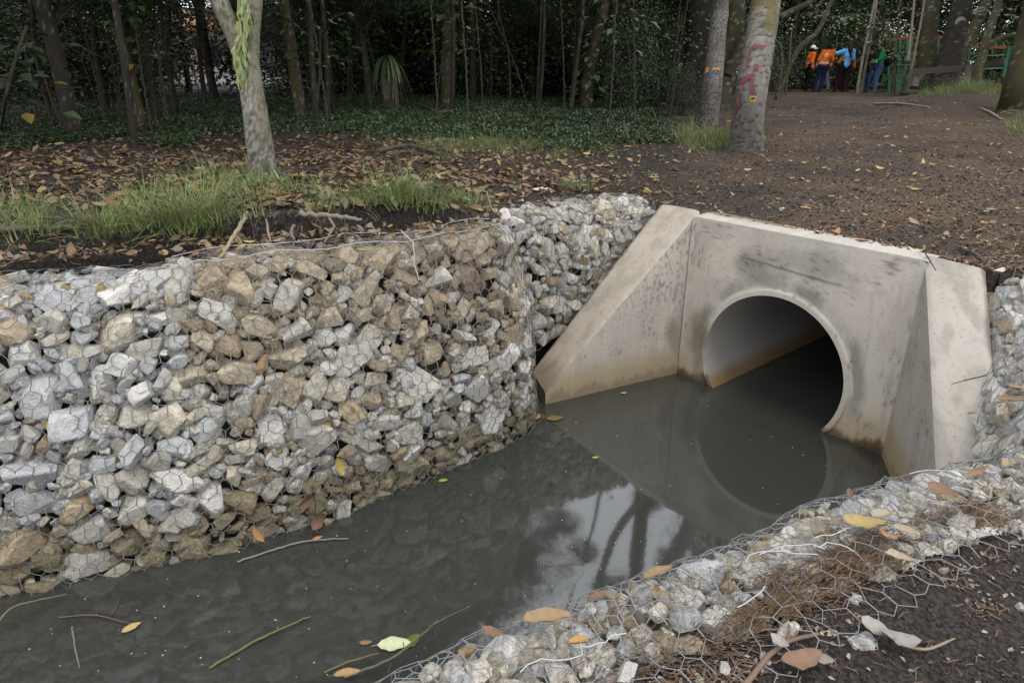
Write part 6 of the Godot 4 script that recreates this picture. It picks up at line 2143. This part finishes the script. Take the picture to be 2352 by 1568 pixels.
func stick(label: String, pts: Array, rad: float, c: Color, called := "stick", forks := []) -> void:
	var root := thing(called, label, "stick" if called == "stick" else called, Vector3.ZERO)
	rad *= 0.8
	var t := trunk_line(pts, [rad, rad * 0.9, rad * 0.55], 0.02)
	var s := Shape.new()
	for k in t.pts.size():
		t.pts[k] += Vector3(nf.get_noise_2d(k * 40.0, pts[0].x * 900), nf.get_noise_2d(k * 40.0, pts[0].z * 900), 0) * rad * 0.9
		t.rad[k] *= 1.0 + 0.25 * nf.get_noise_2d(k * 80.0, pts[0].x * 500)
	s.tube(t.pts, t.rad, 8, c)
	obj("shaft", s.mesh(), M.vert, root)
	for f in forks:
		s = Shape.new()
		s.tube(PackedVector3Array(f), PackedFloat32Array([rad * 0.6, rad * 0.5, rad * 0.3]), 6, c * 0.9)
		obj("fork", s.mesh(), M.vert, root)

func build_details() -> void:
	var r := RandomNumberGenerator.new()
	r.seed = 808
	var tan_ := Color(0.26, 0.18, 0.098)
	var brown := Color(0.155, 0.092, 0.058)
	var beige := Color(0.31, 0.25, 0.18)
	var gold := Color(0.30, 0.225, 0.085)
	var grey := Color(0.26, 0.24, 0.215)
	# leaves that one can point at
	for e in [["large tan veined leaf lying on the near wire net", 1258, 1432, 1.13, 0.15, 0.1, tan_], ["curled tan leaf leaning on the net at the water side", 1512, 1325, 1.12, 0.12, 0.55, tan_ * 0.85], ["small reddish brown leaf on the net below the curled tan one", 1370, 1380, 1.13, 0.07, 0.4, brown],
		["brown leaf at the net's edge above the water, lower middle", 1130, 1462, 1.12, 0.07, -0.5, brown * 1.2], ["long yellow leaf on the near soil beside the net", 1985, 1210, 1.14, 0.145, -0.15, gold], ["wide beige leaf behind the long yellow one", 2022, 1190, 1.13, 0.12, 0.6, beige], ["beige oval leaf right of the long yellow one", 2080, 1228, 1.12, 0.09, -0.5, beige * 0.9],
		["narrow orange leaf just below the beige ones", 2043, 1236, 1.12, 0.085, -0.5, Color(0.28, 0.15, 0.06)], ["red brown curled leaf on the right net", 2235, 1090, 1.16, 0.11, 0.1, brown * 1.3], ["dark upright brown leaf at the net's far edge", 1950, 1140, 1.12, 0.06, 1.2, brown * 0.8], ["long brown leaf tilted on the right net", 2165, 1135, 1.14, 0.11, -0.9, brown * 1.1],
		["olive brown curled leaf on the sloping gabion", 2320, 925, 1.1, 0.12, -0.3, Color(0.22, 0.16, 0.08)], ["tan leaf at the right edge of the sloping gabion", 2335, 900, 1.14, 0.12, 0.3, tan_ * 0.8], ["yellow brown leaf on the right net by the picture edge", 2310, 1072, 1.16, 0.08, 0.8, tan_ * 1.1], ["dark curled leaf stuck on the right wing's edge", 2232, 955, 0.95, 0.06, 0.3, brown],
		["big reddish brown leaf on the soil at the bottom right", 1838, 1526, 1.10, 0.12, 0.2, Color(0.19, 0.115, 0.075)], ["grey brown leaf beside the big reddish one", 1880, 1520, 1.10, 0.08, -0.8, grey], ["orange leaf cut by the bottom picture edge", 798, 1556, 1.10, 0.07, 0.3, Color(0.27, 0.17, 0.075)], ["pale beige strip of leaf near the white wrapper", 2065, 1290, 1.11, 0.085, -0.6, beige],
		["long grey torn leaf on the dark soil", 2015, 1455, 1.11, 0.10, -0.9, grey], ["wide torn grey leaf in the middle of the dark soil", 2060, 1478, 1.11, 0.12, -0.1, grey * 0.9], ["grey leaf low on the near soil", 1790, 1482, 1.11, 0.06, -1.0, grey], ["small orange leaf on the near net, lower right of the tan one", 1330, 1480, 1.11, 0.06, 0.2, Color(0.36, 0.2, 0.07)],
		["pale rounded lobed leaf on the headwall's right corner", 2294, 628, 1.34, 0.10, 0.4, Color(0.42, 0.39, 0.31)], ["cream leaf on the soil above the head wall", 2103, 579, 1.40, 0.10, -0.4, Color(0.42, 0.36, 0.24)], ["yellow leaf on the path above the culvert", 2105, 440, -99, 0.11, -0.5, gold], ["second cream leaf above the head wall, further left", 1880, 542, -99, 0.09, -0.1, beige], ["orange brown leaf above the middle of the head wall", 1980, 560, -99, 0.09, 0.0, Color(0.34, 0.17, 0.08)],
		["yellow leaf on the black soil left of the path", 1598, 447, -99, 0.10, 0.1, gold * 1.1], ["yellow leaf on bare soil behind the left gabion", 1500, 411, -99, 0.10, 0.2, gold], ["orange leaf on bare soil in the middle distance", 1278, 397, -99, 0.12, 0.2, Color(0.40, 0.17, 0.08)], ["pale yellow leaf in the middle distance litter", 880, 418, -99, 0.11, 0.3, gold], ["tan curled leaf behind the soil lip", 775, 432, -99, 0.14, 0.1, tan_ * 0.8],
		["folded tan leaf right behind the soil lip", 1160, 510, -99, 0.11, 0.2, tan_], ["large golden tan leaf at the left picture edge", 20, 470, -99, 0.16, 0.5, tan_ * 1.1], ["broad tan leaf in the left litter", 280, 425, -99, 0.16, 0.1, tan_ * 0.8], ["bright yellow leaf beside the root log", 680, 480, -99, 0.08, 0.8, gold], ["golden leaf on the middle gabion's top net", 835, 582, 1.52, 0.07, 0.1, gold * 1.1],
		["big tan leaf on the left gabion's top", 540, 600, 1.52, 0.1, 0.1, tan_ * 0.8], ["orange leaf in the dark ground cover at the left", 305, 272, -99, 0.2, 0.1, Color(0.42, 0.10, 0.03)], ["yellow leaf below the orange one in the ground cover", 312, 292, -99, 0.2, 0.0, gold], ["pale leaf at the litter's far edge at the left", 232, 308, -99, 0.2, 0.2, Color(0.36, 0.36, 0.22)]]:
		fallen(e[0], e[1], e[2], e[3], e[4], e[5], e[6])
	# leaves caught on the stones and floating
	for e in [["yellow leaf caught in the middle gabion's net low down", 779, 1066, Color(0.30, 0.24, 0.07), 0.11, -1.3], ["brown leaf hanging in the net just above the water", 728, 1190, brown * 0.9, 0.12, 1.0], ["orange leaf hanging in the net near the waterline", 592, 1222, Color(0.36, 0.2, 0.08), 0.10, -1.0], ["dark brown leaf in the net left of the hanging one", 700, 1150, brown * 0.7, 0.10, 0.6]]:
		var o := obj("caught_leaf", M.leaves[int(e[1]) % 6], leaf_mat(e[3]))
		var d := ray(e[1], e[2])
		var p := EYE
		var tt := 2.5
		# the net's plane between the waterline and the top edge
		var n := Vector3(0.50, 0.25, 0.83).normalized()
		var c0 := Vector3(-1.05, 0.0, -3.12)
		tt = (c0 - EYE).dot(n) / d.dot(n)
		p = EYE + d * tt
		o.transform = Transform3D(Basis(Vector3(1, 0, 0), PI * 0.42) * Basis(Vector3.UP, e[5]) * Basis.from_scale(Vector3.ONE * e[4]), p + n * 0.035)
		tag(o, e[0], "leaf")
	for e in [["pale greenish white leaf floating by the near bank", 905, 1479, 0.15, 0.1, Color(0.50, 0.52, 0.33), 1], ["dark olive leaf floating beside the pale one", 945, 1472, 0.10, 0.9, Color(0.10, 0.10, 0.02), 2], ["small brown leaf floating left of the pale one", 840, 1475, 0.06, 0.1, Color(0.24, 0.13, 0.05), 3], ["small yellow leaf floating at the lower left", 301, 1440, 0.085, 0.8, Color(0.42, 0.30, 0.12), 4], ["small orange leaf floating by the left stones", 729, 1235, 0.055, 0.5, Color(0.40, 0.18, 0.06), 0],
		["brown leaf floating at the end of the left stones", 1275, 960, 0.13, 0.2, Color(0.16, 0.10, 0.04), 5], ["orange leaf at the foot of the left gabion's corner", 1235, 957, 0.09, 1.2, Color(0.36, 0.15, 0.06), 1], ["yellow scrap of leaf floating before the left wing", 1433, 902, 0.05, 0.3, Color(0.36, 0.33, 0.14), 2], ["tiny yellow green leaf floating in mid channel", 1368, 1050, 0.05, 0.3, Color(0.30, 0.32, 0.08), 3], ["bright green leaf at the foot of the middle gabion", 1018, 1103, 0.06, 0.3, Color(0.20, 0.32, 0.05), 4]]:
		var o := obj("floating_leaf", M.leaves[e[6]], leaf_mat(e[5]))
		o.transform = Transform3D(Basis(Vector3.UP, e[4]) * Basis.from_scale(Vector3(e[3], e[3] * 0.25, e[3] * 1.15)), at(e[1], e[2], 0.006))
		tag(o, e[0], "leaf")
	# more single leaves over the litter, alike
	for k in 200:
		var z := -4.3 - 5.5 * pow(r.randf(), 1.3)
		var x := r.randf_range(-0.78, 0.2) * -z
		if not open_ground(x, z) or poly_distance(hole, Vector2(x, z)) < 0.1:
			continue
		var l := r.randf_range(0.06, 0.13)
		var c := leaf_tint(r, 0.2)
		var o := obj("fallen_leaf", M.leaves[k % 6], leaf_mat(c))
		o.transform = Transform3D(basis_on(x, z, r.randf() * TAU, 0.3, r) * Basis.from_scale(Vector3.ONE * l), Vector3(x, land(x, z) + 0.02, z))
		tag(o, "dead brown or yellow leaf lying loose on the litter behind the left bank", "leaf", "single leaves on the left floor")
	for k in 90:
		var z := -4.6 - 9.0 * pow(r.randf(), 1.2)
		var x := r.randf_range(0.25, 0.8) * -z
		if not open_ground(x, z) or poly_distance(hole, Vector2(x, z)) < 0.06:
			continue
		var l := r.randf_range(0.05, 0.11)
		var o := obj("fallen_leaf", M.leaves[k % 6], leaf_mat(leaf_tint(r, 0.25) * 1.3))
		o.transform = Transform3D(basis_on(x, z, r.randf() * TAU, 0.25, r) * Basis.from_scale(Vector3.ONE * l), Vector3(x, land(x, z) + 0.014, z))
		tag(o, "dead leaf lying loose on the dirt path above the culvert", "leaf", "single leaves on the path")
	# sticks, roots and logs
	var bark_c := Color(0.16, 0.125, 0.09)
	var pale := Color(0.23, 0.195, 0.155)
	var g := func(px: float, py: float, up := 0.02) -> Vector3: return ground(px, py) + Vector3.UP * up
	stick("cut grey log jutting from the soil lip behind the middle gabion", [deep(690, 490, 3.86), deep(755, 494, 3.79), deep(828, 504, 3.72)], 0.019, pale * 0.8, "log", [[deep(756, 500, 3.79), deep(768, 520, 3.77), deep(745, 556, 3.74)]])
	stick("long peeling stick leaning from the grass down to the gabion", [deep(566, 490, 3.85), deep(540, 535, 3.72), deep(506, 592, 3.52)], 0.016, Color(0.26, 0.20, 0.135), "stick", [[deep(537, 540, 3.72), deep(548, 548, 3.72), deep(562, 570, 3.7)]])
	stick("thin hanging root in the bare soil left of the log", [deep(612, 505, 3.85), deep(614, 528, 3.8), deep(622, 556, 3.74)], 0.009, pale * 0.9, "root")
	stick("knobbly dark root in the soil below the log's left end", [deep(675, 518, 3.82), deep(668, 535, 3.78), deep(678, 560, 3.74)], 0.013, Color(0.13, 0.115, 0.10), "root")
	stick("brown stick standing in the soil behind the gabion's corner", [deep(1118, 440, 4.75), deep(1124, 460, 4.7), deep(1130, 482, 4.66)], 0.010, Color(0.20, 0.12, 0.08))
	stick("half buried dark branch in the middle distance litter", [g.call(868, 352), g.call(935, 345, 0.05), g.call(1010, 358)], 0.03, Color(0.09, 0.075, 0.06), "branch", [[g.call(930, 350, 0.05), g.call(955, 362, 0.05), g.call(985, 362, 0.02)]])
	stick("second dark branch just below the half buried one", [g.call(890, 362), g.call(935, 358, 0.05), g.call(960, 364)], 0.026, Color(0.08, 0.066, 0.055), "branch")
	stick("old mossy log under dead stalks at the far left", [g.call(-20, 560), g.call(80, 568, 0.05), g.call(190, 575, 0.03)], 0.022, Color(0.10, 0.088, 0.068), "log", [[g.call(100, 565, 0.06), g.call(150, 562, 0.06), g.call(215, 565, 0.03)], [g.call(120, 572, 0.05), g.call(170, 572, 0.05), g.call(205, 580, 0.03)]])
	stick("thin straight stick on the soil along the head wall's top edge", [g.call(1640, 500, 0.02), g.call(1740, 515, 0.02), g.call(1830, 533, 0.02)], 0.008, Color(0.25, 0.18, 0.12))
	stick("dark twig across the right end of the head wall", [g.call(2070, 530, 0.03), g.call(2110, 580, 0.04), at(2150, 620, 1.345)], 0.006, Color(0.05, 0.045, 0.04))
	stick("dark root crossing the path above the right corner", [g.call(2200, 575, 0.02), g.call(2235, 595, 0.03), g.call(2262, 612, 0.02)], 0.012, Color(0.10, 0.085, 0.07))
	stick("pale straight branch lying on the far path", [g.call(2010, 240, 0.02), g.call(2070, 243, 0.03), g.call(2135, 250, 0.02)], 0.03, Color(0.27, 0.24, 0.2))
	stick("grey stick lying near the right edge trunk", [g.call(2255, 255, 0.03), g.call(2280, 266, 0.03), g.call(2300, 278, 0.02)], 0.025, Color(0.26, 0.24, 0.2))
	stick("brown branch lying on the near soil at the bottom edge", [g.call(1700, 1590, 0.012), g.call(1790, 1510, 0.02), g.call(1880, 1470, 0.014)], 0.009, Color(0.16, 0.105, 0.075), "stick", [[g.call(1800, 1505, 0.02), g.call(1808, 1480, 0.03), g.call(1806, 1462, 0.02)]])
	stick("curved thin stem across the torn leaves on the near soil", [g.call(2050, 1500, 0.015), g.call(2120, 1515, 0.02), g.call(2190, 1480, 0.015)], 0.005, Color(0.22, 0.17, 0.11))
	stick("thin stick on the right wing's sloping top", [Vector3(2.45, 0.92, -3.2), Vector3(2.36, 0.90, -3.19), Vector3(2.27, 0.88, -3.18)], 0.004, Color(0.05, 0.04, 0.035))
	stick("straight pale stick lying along the waterline of the left stones", [at(545, 1290, 0.012), at(690, 1245, 0.012), at(800, 1237, 0.012)], 0.007, Color(0.2, 0.18, 0.15))
	stick("long twig with yellow lichen floating at the lower left", [at(480, 1535, 0.004), at(590, 1470, 0.012), at(712, 1415, 0.014)], 0.008, Color(0.14, 0.13, 0.06))
	stick("thin brown twig floating at the far lower left", [at(135, 1418, 0.005), at(210, 1412, 0.012), at(300, 1432, 0.01)], 0.005, Color(0.13, 0.09, 0.06), "stick", [[at(255, 1412, 0.01), at(265, 1395, 0.01), at(275, 1372, 0.008)]])
	stick("crooked twig standing in the water at the lower left", [at(165, 1440, 0.0), at(172, 1490, 0.02), at(182, 1535, 0.0)], 0.006, Color(0.15, 0.15, 0.11))
	stick("bare twig reaching from the near bank into the water", [at(790, 1555, 0.02), at(905, 1508, 0.10), at(1005, 1425, 0.22)], 0.008, Color(0.13, 0.115, 0.09), "stick", [[at(905, 1508, 0.10), at(900, 1520, 0.05), at(890, 1545, 0.02)], [at(985, 1440, 0.2), at(1030, 1415, 0.24), at(1080, 1392, 0.3)]])
	stick("second bare twig lying in the water by the near bank", [at(745, 1545, 0.01), at(800, 1520, 0.04), at(870, 1500, 0.08)], 0.006, Color(0.14, 0.13, 0.08))
	stick("dead stem at the left edge bending over the water", [at(-40, 1480, 0.1), at(20, 1400, 0.12), at(150, 1365, 0.05)], 0.006, Color(0.17, 0.14, 0.09))
	stick("small curved bone white stick at the forked tree's foot", [g.call(613, 417, 0.05), g.call(628, 414, 0.08), g.call(642, 424, 0.04)], 0.008, Color(0.48, 0.45, 0.40))
	# loose pale stones on the soil
	for e in [["white stone lying alone behind the climbing gabion", 1422, 462, 0.035], ["white stone on black soil behind the middle gabion", 1198, 463, 0.025], ["small pale stone above the head wall's left end", 1795, 483, 0.03], ["white limestone piece on the near soil beside the net", 1780, 1420, 0.055], ["white stone flake cut by the bottom edge", 1440, 1556, 0.036], ["small white stone at the bottom of the near soil", 1660, 1548, 0.022], ["white chip on the dark soil right of the wrapper", 2165, 1324, 0.014], ["pale pebble at the far right of the near soil", 2345, 1400, 0.016], ["white pebble beside the net in the middle of the near bank", 1490, 1440, 0.016], ["pale flat stone on the soil behind the stick", 1755, 1530, 0.018]]:
		var o := obj("loose_stone", stone_meshes[int(e[1]) % 26], stone_mats["pale"][int(e[2]) % 3])
		o.transform = Transform3D(Basis.from_euler(Vector3(0.2, e[1], 0.1)) * Basis.from_scale(Vector3(1.0, 0.55, 0.75) * e[3]), ground(e[1], e[2]) + Vector3.UP * e[3] * 0.3)
		tag(o, e[0], "stone")
	# litter left by people
	var w := thing("wrapper", "small crumpled white wrapper with a green stripe on the near soil", "wrapper", ground(2032, 1309) + Vector3.UP * 0.008)
	var s := Shape.new()
	s.box(Transform3D(Basis(Vector3.UP, 0.25) * Basis(Vector3(1, 0, 0), 0.2), Vector3.ZERO), Vector3(0.034, 0.003, 0.012))
	obj("sheet", s.mesh(), mat(lin(0.6, 0.62, 0.58), 0.5), w)
	s = Shape.new()
	s.box(Transform3D(Basis(Vector3.UP, 0.25) * Basis(Vector3(1, 0, 0), 0.2), Vector3(0.002, 0.0018, 0)), Vector3(0.008, 0.003, 0.0122))
	obj("stripe", s.mesh(), mat(lin(0.16, 0.4, 0.34), 0.5), w)
	for e in [["scrap of white plastic on the leaf litter in the middle distance", 1225, 440, 0.07], ["tiny white paper scrap at the grass strip's edge", 1010, 325, 0.09], ["white scrap among the litter before the second trunk", 1310, 421, 0.05]]:
		s = Shape.new()
		for k in 5:
			var a: Vector3 = Vector3(r.randf_range(-1, 1), 0.15 * r.randf(), r.randf_range(-0.6, 0.6)) * e[3]
			s.flatq(a, a + Vector3(0.8, 0.2, 0.1) * e[3], a + Vector3(0.7, 0.05, 0.5) * e[3], a + Vector3(-0.1, 0.1, 0.4) * e[3], Vector3.UP)
		var o := obj("plastic_scrap", s.mesh(false), mat(lin(0.5, 0.5, 0.5), 0.6))
		o.position = ground(e[1], e[2]) + Vector3.UP * 0.01
		tag(o, e[0], "scrap")
	# loose wire ends
	var net := thing("loose_wire", "bright bent wire ends sticking up from the near net", "wire", Vector3.ZERO)
	for q in [[[1195, 1545], [1200, 1525], [1235, 1512], [1290, 1515], [1330, 1510], [1345, 1490], [1335, 1480]], [[1330, 1485], [1370, 1480], [1400, 1470], [1405, 1455], [1440, 1455]], [[1715, 1290], [1730, 1270], [1765, 1265], [1830, 1270], [1880, 1275]], [[1745, 1275], [1790, 1255], [1850, 1250], [1895, 1262]], [[1880, 1255], [1900, 1245], [1940, 1255], [1960, 1265]], [[1695, 1395], [1720, 1380], [1750, 1355], [1760, 1345]], [[1870, 1235], [1950, 1215], [2000, 1195], [2030, 1185]], [[2090, 1085], [2170, 1080], [2290, 1084]], [[2150, 1130], [2200, 1118], [2235, 1125], [2250, 1140]]]:
		var pts := []
		for e in q:
			pts.append(at(e[0], e[1], 1.145))
		wire_line(net, "wire_end", pts, 0.0017, M.wire_white, 0.008, int(q[0][0]))
	# specks of foam on the water
	var foam := []
	for k in 260:
		var px := r.randf_range(40.0, 1950.0)
		var py := r.randf_range(890.0, 1560.0)
		var p := at(px, py, 0.0)
		if poly_distance(hole, Vector2(p.x, p.z)) > -0.35:
			continue
		var l := r.randf_range(0.0012, 0.0038)
		foam.append(Transform3D(Basis.from_scale(Vector3(l, l * 0.6, l)), p + Vector3.UP * 0.001))
	var ball := SphereMesh.new()
	ball.radius = 1.0
	ball.height = 2.0
	ball.radial_segments = 8
	ball.rings = 4
	tag(scatter("foam_specks", ball, mat(lin(0.55, 0.55, 0.52), 0.5), foam, []), "tiny white bubbles and foam specks floating on the water", "bubbles")
